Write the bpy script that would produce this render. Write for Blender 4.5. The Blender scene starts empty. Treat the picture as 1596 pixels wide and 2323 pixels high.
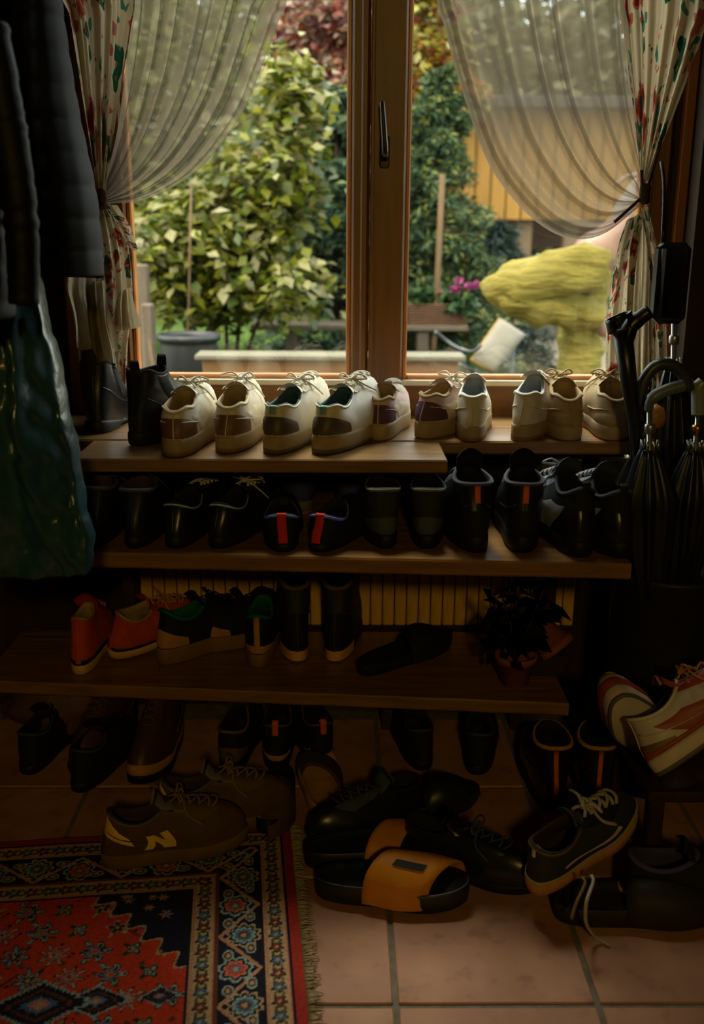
import bpy, math, random
import numpy as np
from math import sin, cos, pi, radians, atan2, sqrt
from mathutils import Vector, Matrix, Euler, noise as mnoise

random.seed(7)
rng = np.random.default_rng(7)
SC = bpy.context.scene
COL = SC.collection

# ------------------------------------------------------------------ camera
FPX, CX, CY = 2258.0, 798.0, 1161.5
cam_data = bpy.data.cameras.new('camera')
cam = bpy.data.objects.new('camera', cam_data)
COL.objects.link(cam)
SC.camera = cam
cam_data.sensor_fit = 'VERTICAL'
cam_data.sensor_height = 36.0
cam_data.sensor_width = 24.0
cam_data.lens = FPX / 2323.0 * 36.0
cam_data.clip_start = 0.02
cam_data.clip_end = 400
cam.matrix_world = (Matrix.Translation((0, 0, 1.2)) @ Matrix.Rotation(radians(-0.745), 4, 'Z')
                    @ Matrix.Rotation(radians(90 - 15.8), 4, 'X') @ Matrix.Rotation(radians(0.4), 4, 'Z'))
cam_data.dof.use_dof = True
cam_data.dof.focus_distance = 2.05
cam_data.dof.aperture_fstop = 2.8
CM = cam.matrix_world.copy()

# ------------------------------------------------------------------ view, world, sun, lamp
SC.view_settings.view_transform = 'Standard'
SC.view_settings.look = 'None'
SC.view_settings.gamma = 1.0
SC.view_settings.use_curve_mapping = False
SC.view_settings.exposure = -1.2
world = bpy.data.worlds.new('sky')
SC.world = world
world.use_nodes = True
wn = world.node_tree.nodes
bg = wn['Background']
sky = wn.new('ShaderNodeTexSky')
sky.sky_type = 'NISHITA'
sky.sun_disc = False
sky.sun_elevation = radians(52)
sky.sun_rotation = radians(215)
sky.dust_density = 4.0
mixw = wn.new('ShaderNodeMixRGB')
mixw.inputs[0].default_value = 0.85
mixw.inputs[2].default_value = (0.84, 0.85, 0.74, 1)
world.node_tree.links.new(sky.outputs[0], mixw.inputs[1])
world.node_tree.links.new(mixw.outputs[0], bg.inputs[0])
bg.inputs[1].default_value = 15.0

sun_d = bpy.data.lights.new('sun', 'SUN')
sun_d.energy = 13.5
sun_d.angle = radians(16.0)   # veiled sun high over the garden
sun_d.color = (1.0, 0.93, 0.76)
sun = bpy.data.objects.new('sun', sun_d)
COL.objects.link(sun)
sun.rotation_euler = Vector((0.06, -0.50, -0.90)).to_track_quat('-Z', 'Y').to_euler()

# warm hall lamp on the ceiling behind the camera
lamp_d = bpy.data.lights.new('hall_light', 'AREA')
lamp_d.shape = 'DISK'
lamp_d.size = 0.28
lamp_d.energy = 38.0
lamp_d.color = (1.0, 0.66, 0.16)
lamp_l = bpy.data.objects.new('hall_light', lamp_d)
COL.objects.link(lamp_l)
lamp_l.location = (0.22, -2.0, 2.20)
lamp_l.rotation_euler = (Vector((0.1, 1.9, 0.2)) - Vector((0.22, -2.0, 2.20))).to_track_quat('-Z', 'Y').to_euler()

# ------------------------------------------------------------------ helpers
def ray(px, py):
    d = CM.to_3x3() @ Vector((px - CX, -(py - CY), -FPX))
    return d.normalized()

def P(px, py, z=None, Y=None, X=None):
    o = CM.translation
    d = ray(px, py)
    if z is not None:
        k = (z - o.z) / d.z
    elif Y is not None:
        k = (Y - o.y) / d.y
    else:
        k = (X - o.x) / d.x
    return o + d * k

def lin(c):
    return tuple(((v / 255.0) / 12.92 if v / 255.0 <= 0.04045 else ((v / 255.0 + 0.055) / 1.055) ** 2.4) for v in c) + (1.0,)

MATS = {}
def mat(name, rgb, rough=0.7, var=0.25, scale=30.0, bump=0.15, spec=0.3, sheen=0.0, metal=0.0, stretch=None, trans=0.0, coat=0.0, bd=.004):
    if name in MATS:
        return MATS[name]
    m = bpy.data.materials.new(name)
    m.use_nodes = True
    nt = m.node_tree
    N, Lk = nt.nodes, nt.links
    b = N['Principled BSDF']
    b.inputs['Roughness'].default_value = rough
    b.inputs['Specular IOR Level'].default_value = spec
    b.inputs['Metallic'].default_value = metal
    if sheen:
        b.inputs['Sheen Weight'].default_value = sheen
    if coat:
        b.inputs['Coat Weight'].default_value = coat
    tc = N.new('ShaderNodeTexCoord')
    mp = N.new('ShaderNodeMapping')
    if stretch:
        mp.inputs['Scale'].default_value = stretch
    nz = N.new('ShaderNodeTexNoise')
    nz.inputs['Scale'].default_value = scale
    nz.inputs['Detail'].default_value = 5
    Lk.new(tc.outputs['Object'], mp.inputs[0])
    Lk.new(mp.outputs[0], nz.inputs['Vector'])
    r = N.new('ShaderNodeValToRGB')
    c = lin(rgb)
    r.color_ramp.elements[0].position = 0.3
    r.color_ramp.elements[1].position = 0.72
    r.color_ramp.elements[0].color = (c[0] * (1 - var), c[1] * (1 - var), c[2] * (1 - var), 1)
    r.color_ramp.elements[1].color = (min(1, c[0] * (1 + var)), min(1, c[1] * (1 + var)), min(1, c[2] * (1 + var)), 1)
    Lk.new(nz.outputs['Fac'], r.inputs[0])
    Lk.new(r.outputs[0], b.inputs['Base Color'])
    if bump:
        bp = N.new('ShaderNodeBump')
        bp.inputs['Strength'].default_value = bump
        bp.inputs['Distance'].default_value = bd
        Lk.new(nz.outputs['Fac'], bp.inputs['Height'])
        Lk.new(bp.outputs[0], b.inputs['Normal'])
    if trans:
        tr = N.new('ShaderNodeBsdfTranslucent')
        Lk.new(r.outputs[0], tr.inputs[0])
        mx = N.new('ShaderNodeMixShader')
        mx.inputs[0].default_value = trans
        Lk.new(b.outputs[0], mx.inputs[1])
        Lk.new(tr.outputs[0], mx.inputs[2])
        Lk.new(mx.outputs[0], N['Material Output'].inputs[0])
    MATS[name] = m
    return m

def attr_mat(name, rough=0.8, trans=0.0, bump=0.0, spec=0.2, attr='Col'):
    if name in MATS:
        return MATS[name]
    m = bpy.data.materials.new(name)
    m.use_nodes = True
    nt = m.node_tree
    N, Lk = nt.nodes, nt.links
    b = N['Principled BSDF']
    b.inputs['Roughness'].default_value = rough
    b.inputs['Specular IOR Level'].default_value = spec
    a = N.new('ShaderNodeAttribute')
    a.attribute_name = attr
    Lk.new(a.outputs['Color'], b.inputs['Base Color'])
    if bump:
        nz = N.new('ShaderNodeTexNoise')
        nz.inputs['Scale'].default_value = 400
        bp = N.new('ShaderNodeBump')
        bp.inputs['Strength'].default_value = bump
        bp.inputs['Distance'].default_value = 0.003
        tc = N.new('ShaderNodeTexCoord')
        Lk.new(tc.outputs['Object'], nz.inputs['Vector'])
        Lk.new(nz.outputs['Fac'], bp.inputs['Height'])
        Lk.new(bp.outputs[0], b.inputs['Normal'])
    if trans:
        tr = N.new('ShaderNodeBsdfTranslucent')
        Lk.new(a.outputs['Color'], tr.inputs[0])
        mx = N.new('ShaderNodeMixShader')
        mx.inputs[0].default_value = trans
        Lk.new(b.outputs[0], mx.inputs[1])
        Lk.new(tr.outputs[0], mx.inputs[2])
        Lk.new(mx.outputs[0], N['Material Output'].inputs[0])
    MATS[name] = m
    return m

def mk(name, verts, faces, m, parent=None, smooth=True, cols=None):
    me = bpy.data.meshes.new(name)
    me.from_pydata([tuple(v) for v in verts], [], faces)
    me.update()
    if smooth:
        me.shade_smooth()
    if m:
        me.materials.append(m)
    if cols is not None:
        ca = me.color_attributes.new('Col', 'FLOAT_COLOR', 'POINT')
        ca.data.foreach_set('color', np.asarray(cols, dtype=np.float32).ravel())
    o = bpy.data.objects.new(name, me)
    COL.objects.link(o)
    if parent:
        o.parent = parent
    return o

def thing(name, label, cat, loc=(0, 0, 0), rot=(0, 0, 0), group=None):
    o = bpy.data.objects.new(name, None)
    COL.objects.link(o)
    o.empty_display_size = 0.05
    o.location = loc
    o.rotation_euler = rot
    o['label'] = label
    o['category'] = cat
    if group:
        o['group'] = group
    return o

def tag(o, label, cat, group=None, kind=None):
    if label: o['label'] = label
    if cat: o['category'] = cat
    if group: o['group'] = group
    if kind: o['kind'] = kind
    return o

class MB:
    def __init__(s): s.v = []; s.f = []
    def add(s, vs, fs):
        k = len(s.v); s.v += [tuple(v) for v in vs]; s.f += [tuple(i + k for i in f) for f in fs]
    def box(s, lo, hi, bev=0.0, M=None):
        x0, y0, z0 = lo; x1, y1, z1 = hi
        b = min(bev, (x1-x0)/2.01, (y1-y0)/2.01, (z1-z0)/2.01)
        if b <= 0:
            vs = [(x, y, z) for z in (z0, z1) for y in (y0, y1) for x in (x0, x1)]
            fs = [(0, 2, 3, 1), (4, 5, 7, 6), (0, 1, 5, 4), (2, 6, 7, 3), (0, 4, 6, 2), (1, 3, 7, 5)]
        else:
            # chamfered box: 24 verts
            vs, idx = [], {}
            for sx in (0, 1):
                for sy in (0, 1):
                    for sz in (0, 1):
                        X = (x0, x1)[sx]; Yy = (y0, y1)[sy]; Z = (z0, z1)[sz]
                        dx = b if sx == 0 else -b; dy = b if sy == 0 else -b; dz = b if sz == 0 else -b
                        idx[(sx, sy, sz, 0)] = len(vs); vs.append((X, Yy + dy, Z + dz))
                        idx[(sx, sy, sz, 1)] = len(vs); vs.append((X + dx, Yy, Z + dz))
                        idx[(sx, sy, sz, 2)] = len(vs); vs.append((X + dx, Yy + dy, Z))
            I = lambda a, b_, c, k: idx[(a, b_, c, k)]
            fs = []
            for a in (0, 1):
                q = [I(a, 0, 0, 0), I(a, 1, 0, 0), I(a, 1, 1, 0), I(a, 0, 1, 0)]; fs.append(q if a else q[::-1])
                q = [I(0, a, 0, 1), I(1, a, 0, 1), I(1, a, 1, 1), I(0, a, 1, 1)]; fs.append(q if not a else q[::-1])
                q = [I(0, 0, a, 2), I(1, 0, a, 2), I(1, 1, a, 2), I(0, 1, a, 2)]; fs.append(q if a else q[::-1])
            for c in (0, 1):
                for d in (0, 1):
                    fs.append((I(0, c, d, 1), I(1, c, d, 1), I(1, c, d, 2), I(0, c, d, 2)))
                    fs.append((I(c, 0, d, 0), I(c, 1, d, 0), I(c, 1, d, 2), I(c, 0, d, 2)))
                    fs.append((I(c, d, 0, 0), I(c, d, 1, 0), I(c, d, 1, 1), I(c, d, 0, 1)))
            for a in (0, 1):
                for c in (0, 1):
                    for d in (0, 1):
                        fs.append((I(a, c, d, 0), I(a, c, d, 1), I(a, c, d, 2)))
        if M is not None:
            vs = [M @ Vector(v) for v in vs]
        s.add(vs, fs); return s
    def tube(s, pts, r, n=8, flat=1.0, cap=True):
        pts = [Vector(p) for p in pts]
        k = len(pts)
        rs = r if hasattr(r, '__len__') else [r] * k
        up = Vector((0, 0, 1))
        t0 = (pts[1] - pts[0]).normalized()
        if abs(t0.dot(up)) > .95: up = Vector((1, 0, 0))
        nrm = (up - t0 * up.dot(t0)).normalized()
        vs = []
        for i in range(k):
            t = (pts[min(i + 1, k - 1)] - pts[max(i - 1, 0)])
            t = t.normalized() if t.length > 1e-9 else t0
            nrm = (nrm - t * nrm.dot(t))
            nrm = nrm.normalized() if nrm.length > 1e-6 else t.orthogonal().normalized()
            bn = t.cross(nrm)
            for j in range(n):
                a = 2 * pi * j / n
                vs.append(pts[i] + (nrm * sin(a) * flat + bn * cos(a)) * rs[i])
        fs = []
        for i in range(k - 1):
            for j in range(n):
                fs.append((i*n+j, i*n+(j+1) % n, (i+1)*n+(j+1) % n, (i+1)*n+j))
        if cap:
            fs.append(tuple(range(n))[::-1]); fs.append(tuple((k-1)*n + j for j in range(n)))
        s.add(vs, fs); return s
    def lathe(s, prof, n=24, M=None, closed=False):
        vs = []
        for (r, z) in prof:
            for j in range(n):
                a = 2*pi*j/n
                vs.append(Vector((r*cos(a), r*sin(a), z)))
        if M is not None: vs = [M @ v for v in vs]
        fs = []
        k = len(prof)
        for i in range(k-1):
            for j in range(n):
                fs.append((i*n+j, i*n+(j+1) % n, (i+1)*n+(j+1) % n, (i+1)*n+j))
        fs.append(tuple(range(n))[::-1]); fs.append(tuple((k-1)*n+j for j in range(n)))
        s.add(vs, fs); return s
    def build(s, name, m, parent=None, smooth=False):
        return mk(name, s.v, s.f, m, parent, smooth)

def spline(pts, n):
    """Catmull-Rom through pts, n samples, roughly by arc length"""
    pts = [Vector(p) for p in pts]
    if len(pts) == 2:
        return [pts[0].lerp(pts[1], i/(n-1)) for i in range(n)]
    ext = [pts[0]*2 - pts[1]] + pts + [pts[-1]*2 - pts[-2]]
    fine = []
    for i in range(1, len(ext)-2):
        p0, p1, p2, p3 = ext[i-1:i+3]
        for k in range(16):
            t = k/16
            fine.append(0.5*((2*p1) + (p2-p0)*t + (2*p0-5*p1+4*p2-p3)*t*t + (3*p1-p0-3*p2+p3)*t**3))
    fine.append(pts[-1])
    d = [0]
    for a, b in zip(fine, fine[1:]): d.append(d[-1] + (b-a).length)
    out = []
    j = 0
    for i in range(n):
        s_ = d[-1]*i/(n-1)
        while j < len(d)-2 and d[j+1] < s_: j += 1
        q = (s_-d[j])/max(1e-9, d[j+1]-d[j])
        out.append(fine[j].lerp(fine[j+1], min(1, max(0, q))))
    return out

def grid_faces(nu, nv, wrap=False):
    fs = []
    for j in range(nv-1):
        for i in range(nu if wrap else nu-1):
            fs.append((j*nu+i, j*nu+(i+1) % nu, (j+1)*nu+(i+1) % nu, (j+1)*nu+i))
    return fs
# ------------------------------------------------------------------ materials of the room
m_frame = mat('window_wood', (112, 70, 16), 0.42, .22, 9, .12, stretch=(6, 6, .6), spec=.45)
m_frame_h = mat('window_wood_rail', (112, 70, 16), 0.42, .22, 9, .12, stretch=(.6, 6, 6), spec=.45)
m_sill = mat('sill_wood', (130, 98, 58), 0.30, .3, 8, .12, stretch=(.7, 7, 7), spec=.45)
m_board = mat('shelf_wood', (128, 92, 46), 0.32, .3, 8, .15, stretch=(.7, 7, 7), spec=.45)
m_slat = mat('panel_wood', (224, 176, 70), 0.6, .2, 12, .15, stretch=(5, 5, .6))
m_dark = mat('dark_wall', (46, 34, 20), 0.9, .2, 6, .1)
m_darkwood = mat('dark_wood', (52, 32, 16), 0.6, .3, 8, .15, stretch=(5, 5, .6))
m_ceil = mat('ceiling_plaster', (92, 74, 50), 0.9, .1, 6, .1)
m_grout = mat('grout', (110, 104, 92), 0.9, .2, 60, .2)
m_metal = mat('pale_metal', (170, 172, 165), 0.35, .1, 30, .05, metal=.9)
m_black = mat('black_plastic', (20, 22, 22), 0.35, .2, 30, .05, spec=.5)
m_brass = mat('brass', (190, 140, 50), 0.3, .1, 30, .05, metal=1.0)

H_SILL = 0.76
YW = 2.45         # inner face of the window wall
XL, XR, YB, HC = -1.25, 1.25, -2.6, 2.62

# floor: grout bed with tiles laid in it, as parts
floor = MB().box((XL, YB, -0.06), (XR, YW, -0.004)).build('floor', m_grout)
floor['kind'] = 'structure'
def tile_mat():
    m = bpy.data.materials.new('terracotta')
    m.use_nodes = True
    N, Lk = m.node_tree.nodes, m.node_tree.links
    b = N['Principled BSDF']
    b.inputs['Roughness'].default_value = 0.55
    b.inputs['Specular IOR Level'].default_value = .3
    tc = N.new('ShaderNodeTexCoord'); oi = N.new('ShaderNodeObjectInfo')
    ad = N.new('ShaderNodeVectorMath'); ad.operation = 'ADD'
    Lk.new(tc.outputs['Object'], ad.inputs[0]); Lk.new(oi.outputs['Random'], ad.inputs[1])
    nz = N.new('ShaderNodeTexNoise'); nz.inputs['Scale'].default_value = 7; nz.inputs['Detail'].default_value = 7
    Lk.new(ad.outputs[0], nz.inputs['Vector'])
    r = N.new('ShaderNodeValToRGB')
    r.color_ramp.elements[0].position = .33; r.color_ramp.elements[1].position = .68
    r.color_ramp.elements[0].color = lin((150, 104, 78)); r.color_ramp.elements[1].color = lin((180, 132, 102))
    Lk.new(nz.outputs['Fac'], r.inputs[0])
    n2 = N.new('ShaderNodeTexNoise'); n2.inputs['Scale'].default_value = 28; n2.inputs['Detail'].default_value = 3
    Lk.new(ad.outputs[0], n2.inputs['Vector'])
    r2 = N.new('ShaderNodeValToRGB'); r2.color_ramp.elements[0].position = .28; r2.color_ramp.elements[1].position = .42
    r2.color_ramp.elements[0].color = (.55, .5, .48, 1); r2.color_ramp.elements[1].color = (1, 1, 1, 1)
    Lk.new(n2.outputs['Fac'], r2.inputs[0])
    mu = N.new('ShaderNodeMixRGB'); mu.blend_type = 'MULTIPLY'; mu.inputs[0].default_value = .45
    Lk.new(r.outputs[0], mu.inputs[1]); Lk.new(r2.outputs[0], mu.inputs[2])
    Lk.new(mu.outputs[0], b.inputs['Base Color'])
    bp = N.new('ShaderNodeBump'); bp.inputs['Strength'].default_value = .2; bp.inputs['Distance'].default_value = .003
    Lk.new(nz.outputs['Fac'], bp.inputs['Height']); Lk.new(bp.outputs[0], b.inputs['Normal'])
    return m
m_tile = tile_mat()
tx0 = P(899, 2300, z=0).x
tile_s = P(1363, 2300, z=0).x - tx0
ty0 = P(1100, 2280, z=0).y
t_mesh = None
for i in range(-4, 4):
    for j in range(-2, 5):
        x = tx0 + i*tile_s; y = ty0 + j*tile_s
        if x + tile_s > XR or x < XL: continue
        if y + tile_s > YW - .02: continue
        if t_mesh is None:
            g = .0045
            o = MB().box((g, g, -.006), (tile_s-g, tile_s-g, 0.0), .002).build('tile', m_tile, floor)
            t_mesh = o.data
        else:
            o = bpy.data.objects.new('tile', t_mesh); COL.objects.link(o); o.parent = floor
        o.location = (x, y, 0)

# shell
def struct(name, lo, hi, m):
    o = MB().box(lo, hi).build(name, m); o['kind'] = 'structure'; return o
GX0, GX1 = P(200, 900, Y=YW).x, P(1480, 900, Y=YW).x      # window opening
WZ1 = 2.46
TW = .16
struct('wall_left', (XL-TW, YB-TW, -.06), (XL, YW+TW, HC), m_dark)
struct('wall_right', (XR, YB-TW, -.06), (XR+TW, YW+TW, HC), m_dark)
struct('wall_back', (XL, YB-TW, -.06), (XR, YB, HC), mat('hall_plaster', (84, 64, 42), .9, .1, 6, .1))
wb = MB()
wb.box((XL, YW, -.06), (XR, YW+TW, H_SILL-.03))
wb.box((XL, YW, H_SILL-.03), (GX0, YW+TW, HC))
wb.box((GX1, YW, H_SILL-.03), (XR, YW+TW, HC))
wb.box((GX0, YW, WZ1), (GX1, YW+TW, HC))
o = wb.build('wall_front', m_dark); o['kind'] = 'structure'
struct('ceiling', (XL-TW, YB-TW, HC), (XR+TW, YW+TW, HC+.12), m_ceil)

# window 1: frame, two sashes with panes, ledge, handle
win = bpy.data.objects.new('window_1', None); COL.objects.link(win); win['kind'] = 'structure'
yf0, yf1 = YW - .005, YW + .09
zb = P(600, 905, Y=YW).z
fr = MB()
fr.box((GX0, yf0+.03, H_SILL-.03), (GX0+.045, yf1, WZ1), .004)
fr.box((GX1-.045, yf0+.03, H_SILL-.03), (GX1, yf1, WZ1), .004)
fr.build('frame', m_frame, win)
fr = MB()
fr.box((GX0+.045, yf0+.03, H_SILL-.03), (GX1-.045, yf1, H_SILL+.025), .004)
fr.box((GX0+.045, yf0+.03, WZ1-.05), (GX1-.045, yf1, WZ1), .004)
fr.build('frame_rail', m_frame_h, win)
xm = P(839, 500, Y=YW-.012).x
m_glass = bpy.data.materials.new('glass'); m_glass.use_nodes = True
nt = m_glass.node_tree
nt.nodes.remove(nt.nodes['Principled BSDF'])
gt = nt.nodes.new('ShaderNodeBsdfTransparent'); gt.inputs[0].default_value = (.93, .94, .9, 1)
gg = nt.nodes.new('ShaderNodeBsdfGlossy'); gg.inputs['Roughness'].default_value = .02
gm = nt.nodes.new('ShaderNodeMixShader')
gm.inputs[0].default_value = .04
nt.links.new(gt.outputs[0], gm.inputs[1]); nt.links.new(gg.outputs[0], gm.inputs[2])
nt.links.new(gm.outputs[0], nt.nodes['Material Output'].inputs[0])
def sash(x0, x1, sl, sr, zlo, zhi, bot, name):
    """sash with stiles sl / sr wide, stepped inner beads, pane"""
    y0 = YW - .012
    s = MB()
    s.box((x0, y0, zlo), (x0+sl, y0+.06, zhi), .005)
    s.box((x1-sr, y0, zlo), (x1, y0+.06, zhi), .005)
    st = s.build('sash_stile', m_frame, win)
    r = MB()
    r.box((x0+sl, y0+.001, zlo), (x1-sr, y0+.059, zlo+bot), .005)
    r.box((x0+sl, y0+.001, zhi-.07), (x1-sr, y0+.059, zhi), .005)
    r.build('sash_rail', m_frame_h, win)
    b = MB()
    w = .012
    b.box((x0+sl, y0+.014, zlo+bot), (x0+sl+w, y0+.05, zhi-.07), .003)
    b.box((x1-sr-w, y0+.014, zlo+bot), (x1-sr, y0+.05, zhi-.07), .003)
    b.box((x0+sl+w, y0+.014, zlo+bot), (x1-sr-w, y0+.05, zlo+bot+w), .003)
    b.build('glazing_bead', mat('bead_wood', (176, 112, 50), .35, .15, 9, .1, stretch=(3, 3, 3), spec=.5), win)
    g = MB().box((x0+sl+.004, y0+.028, zlo+bot+.002), (x1-sr-.004, y0+.034, zhi-.072))
    g.build('pane', m_glass, win)
zsl = zb - .045
bot = P(600, 862, Y=YW-.01).z - zsl
glL = P(297, 700, Y=YW).x; glR = P(1440, 700, Y=YW).x
xa = P(797, 500, Y=YW-.012).x; xb = P(918, 500, Y=YW-.012).x
sash(GX0+.046, xm-.0015, glL-GX0-.046, xm-.0015-xa, zsl, WZ1-.051, bot, 'a')
sash(xm+.0015, GX1-.046, xb-xm-.0015, GX1-.046-glR, zsl, WZ1-.051, bot, 'b')
# cover strip (astragal) over the meeting stiles
xs = P(838, 500, Y=YW-.02).x
a = MB()
a.box((xs-.022, YW-.024, zsl+.01), (xs-.004, YW-.0125, WZ1-.06), .004)
a.box((xs+.000, YW-.030, zsl+.01), (xs+.010, YW-.0125, WZ1-.06), .003)
a.build('cover_strip', m_frame, win)
# handle
hp = P(872, 345, Y=YW-.016)
m_hand = mat('handle_metal', (50, 42, 22), .4, .1, 30, .05, metal=.5)
h = MB()
h.box((hp.x-.012, YW-.020, hp.z-.035), (hp.x+.012, YW-.0125, hp.z+.035), .004)
h.build('handle_plate', m_hand, win)
h = MB()
h.tube([(hp.x, YW-.018, hp.z-.005), (hp.x, YW-.05, hp.z-.005)], .008, 12)
q = P(866, 235, Y=YW-.05)
h.tube(spline([(hp.x, YW-.05, hp.z-.012), (hp.x-.002, YW-.054, hp.z+.02), (q.x, YW-.052, q.z+.004)], 10), [.010]*3+[.009]*4+[.008]*3, 12, .75)
h.build('handle', m_hand, win, True)
# pale aluminium rain ledge along the foot of the panes
rl = MB()
rl.box((glL, YW+.045, zsl+bot-.004), (glR, YW+.10, zsl+bot+.003))
rl.build('rain_ledge', mat('ledge_pale', (205, 200, 180), .4, .05, 20, .02), win)
# top lip of the bottom rails, painted pale for the daylight along it
lp = MB()
lp.box((GX0+.12, YW-.020, zsl+bot-.011), (xa+.001, YW-.011, zsl+bot+.003), .002)
lp.box((xb, YW-.020, zsl+bot-.011), (glR, YW-.011, zsl+bot+.003), .002)
lp.build('drip_lip', mat('lip_daylit', (214, 208, 186), .45, .06, 20, .02), win)
# casing boards beside the window (inside)
cL, cR = P(165, 880, Y=YW-.015).x, P(187, 880, Y=YW-.015).x
tr = MB().box((cL-.004, YW-.02, H_SILL+.0), (cR, YW, WZ1+.06), .003).build('trim_1', mat('trim_orange', (124, 74, 20), .5, .15, 9, .1, stretch=(5, 5, .6))); tr['kind'] = 'structure'
e0 = P(1527, 545, Y=2.425); e1 = P(1550, 545, Y=2.425)
tr = MB().box((e0.x, 2.425, H_SILL+.0), (e1.x, YW-.001, 2.3), .003).build('trim_2', MATS['trim_orange']); tr['kind'] = 'structure'
tr = MB().box((e1.x+.002, 2.36, 0), (XR, YW-.001, HC), 0).build('wall_pier', m_dark); tr['kind'] = 'structure'

# sill (deep) and the extra board that lies in front of it
ys_r = P(1200, 1001, z=H_SILL).y
sill = MB().box((XL+.02, ys_r, H_SILL-.03), (P(1432, 1001, z=H_SILL).x, YW-.013, H_SILL), .004).build('window_sill', m_sill)
sill['kind'] = 'structure'
yb_l = P(600, 1040, z=H_SILL).y
xbr = P(1012, 1034, z=H_SILL).x
fb = MB().box((P(160, 1040, z=H_SILL).x, yb_l, H_SILL-.030), (xbr, ys_r-.001, H_SILL-.002), .003).build('loose_board', m_sill)
tag(fb, 'worn brown wooden board laid along the front of the windowsill', 'board')
# two wall brackets carry it
for i, px in enumerate((300, 900)):
    x = P(px, 1040, z=H_SILL).x
    b = MB().box((x-.012, yb_l+.03, H_SILL-.040), (x+.012, ys_r+.12, H_SILL-.0305), .002)
    b.build('bracket', m_darkwood, fb)

# shoe rack: upper board, lower board, uprights
H_A, H_B = 0.589, 0.231
PANEL_Y = 2.32
rack = thing('shoe_rack', 'low two-tier rack of thick brown boards under the window', 'rack', (0, 2.1, 0))
def board(zt, th, pl, pr, ybk, name, z_of=None):
    """board whose front corners are seen at pixels pl, pr"""
    a, b = P(*pl, z=zt), P(*pr, z=zt)
    n = 24
    vs = []
    for k in range(n+1):
        t = k/n
        q = a.lerp(b, t)
        jx = 0.0012*sin(k*2.3)
        for (yy, zz) in ((q.y+.003+jx, zt), (q.y+jx, zt-.004), (q.y+jx, zt-th+.004), (q.y+.003+jx, zt-th), (ybk, zt-th), (ybk, zt)):
            vs.append((q.x, yy-2.1, zz))
    fs = []
    for k in range(n):
        for j in range(6):
            fs.append((k*6+j, k*6+(j+1) % 6, (k+1)*6+(j+1) % 6, (k+1)*6+j))
    fs.append(tuple(range(6))[::-1]); fs.append(tuple(n*6+j for j in range(6)))
    return mk(name, vs, fs, m_board, rack, False), a, b
_, A0, A1 = board(H_A, .032, (150, 1252), (1432, 1279), 2.428, 'shelf_board')
_, B0, B1 = board(H_B, .030, (-40, 1544), (1290, 1596), PANEL_Y+.0, 'shelf_board')
for x in (A0.x+.03, A1.x-.05):
    MB().box((x-.014, 2.25-2.1, H_B+.001), (x+.014, PANEL_Y-2.1-.001, H_A-.033), .002).build('upright', m_darkwood, rack)
for x in (B0.x+.03, .12, B1.x-.05):
    MB().box((x-.014, 2.24-2.1, 0.001), (x+.014, PANEL_Y-2.1-.001, H_B-.031), .002).build('upright', m_darkwood, rack)
MB().box((A0.x, 2.415-2.1, H_A+.001), (A1.x, 2.428-2.1, H_SILL-.053), .002).build('back_board', m_darkwood, rack)

# ribbed wooden panelling on the wall behind the rack: slats as parts
pxr = P(1432, 1001, z=H_SILL).x
pan = MB().box((XL+.001, PANEL_Y+.06, .001), (pxr, 2.428, H_A-.034)).box((XL+.001, 2.43, .001), (pxr, YW-.001, H_SILL-.053)).build('wall_panelling', m_darkwood)
pan['kind'] = 'structure'
x = P(285, 1400, Y=PANEL_Y).x
xe = P(1290, 1400, Y=PANEL_Y).x
sw = .0305
sm = None
while x < xe:
    if sm is None:
        o = MB().box((.0015, 0, 0), (sw-.0015, .018, H_A-.035-H_B-.001), .003).build('slat', m_slat, pan); sm = o.data
    else:
        o = bpy.data.objects.new('slat', sm); COL.objects.link(o); o.parent = pan
    o.location = (x, PANEL_Y+.041, H_B-.0)
    x += sw
OUT = .205          # darkens every garden colour to hold outdoor brightness near the room's
def omat(name, rgb, *a, **k):
    c = lin(rgb)
    def back(v): v = v*OUT; return 255*(v*12.92 if v <= .0031308 else 1.055*v**(1/2.4)-.055)
    return mat(name, tuple(back(v) for v in c[:3]), *a, **k)
# ------------------------------------------------------------------ garden beyond the window
def leafmesh(centers, size, cols, up=.5, asp=.5, jit=.35, rs=None):
    """one small folded rhombus per centre"""
    n = len(centers)
    rs = rs or rng
    d = rs.normal(size=(n, 3)); d[:, 2] = d[:, 2]*.6 - .15
    d /= np.linalg.norm(d, axis=1)[:, None]
    nn = rs.normal(size=(n, 3)); nn[:, 2] = np.abs(nn[:, 2]) + up*2
    nn[:, 1] -= up
    s = np.cross(d, nn); s /= np.linalg.norm(s, axis=1)[:, None] + 1e-9
    nn = np.cross(s, d)
    L = size*(1 + jit*rs.uniform(-1, 1, n))[:, None]
    v = np.empty((n, 5, 3))
    v[:, 0] = centers
    v[:, 1] = centers + d*L*.5 + s*L*asp*.5 + nn*L*.06
    v[:, 2] = centers + d*L - nn*L*.10
    v[:, 3] = centers + d*L*.5 - s*L*asp*.5 + nn*L*.06
    v[:, 4] = centers + d*L*.5 - nn*L*.03
    base = (np.arange(n)*5)[:, None]
    f = np.concatenate([base+np.array([[0, 1, 2, 4]]), base+np.array([[0, 4, 2, 3]])]).reshape(-1, 4)
    k = rs.integers(0, len(cols), n)
    c = np.array([lin(x) for x in cols])[k]
    c[:, :3] *= rs.uniform(.75, 1.5, (n, 1))*OUT
    return v.reshape(-1, 3), f, np.repeat(c, 5, axis=0)

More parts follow.
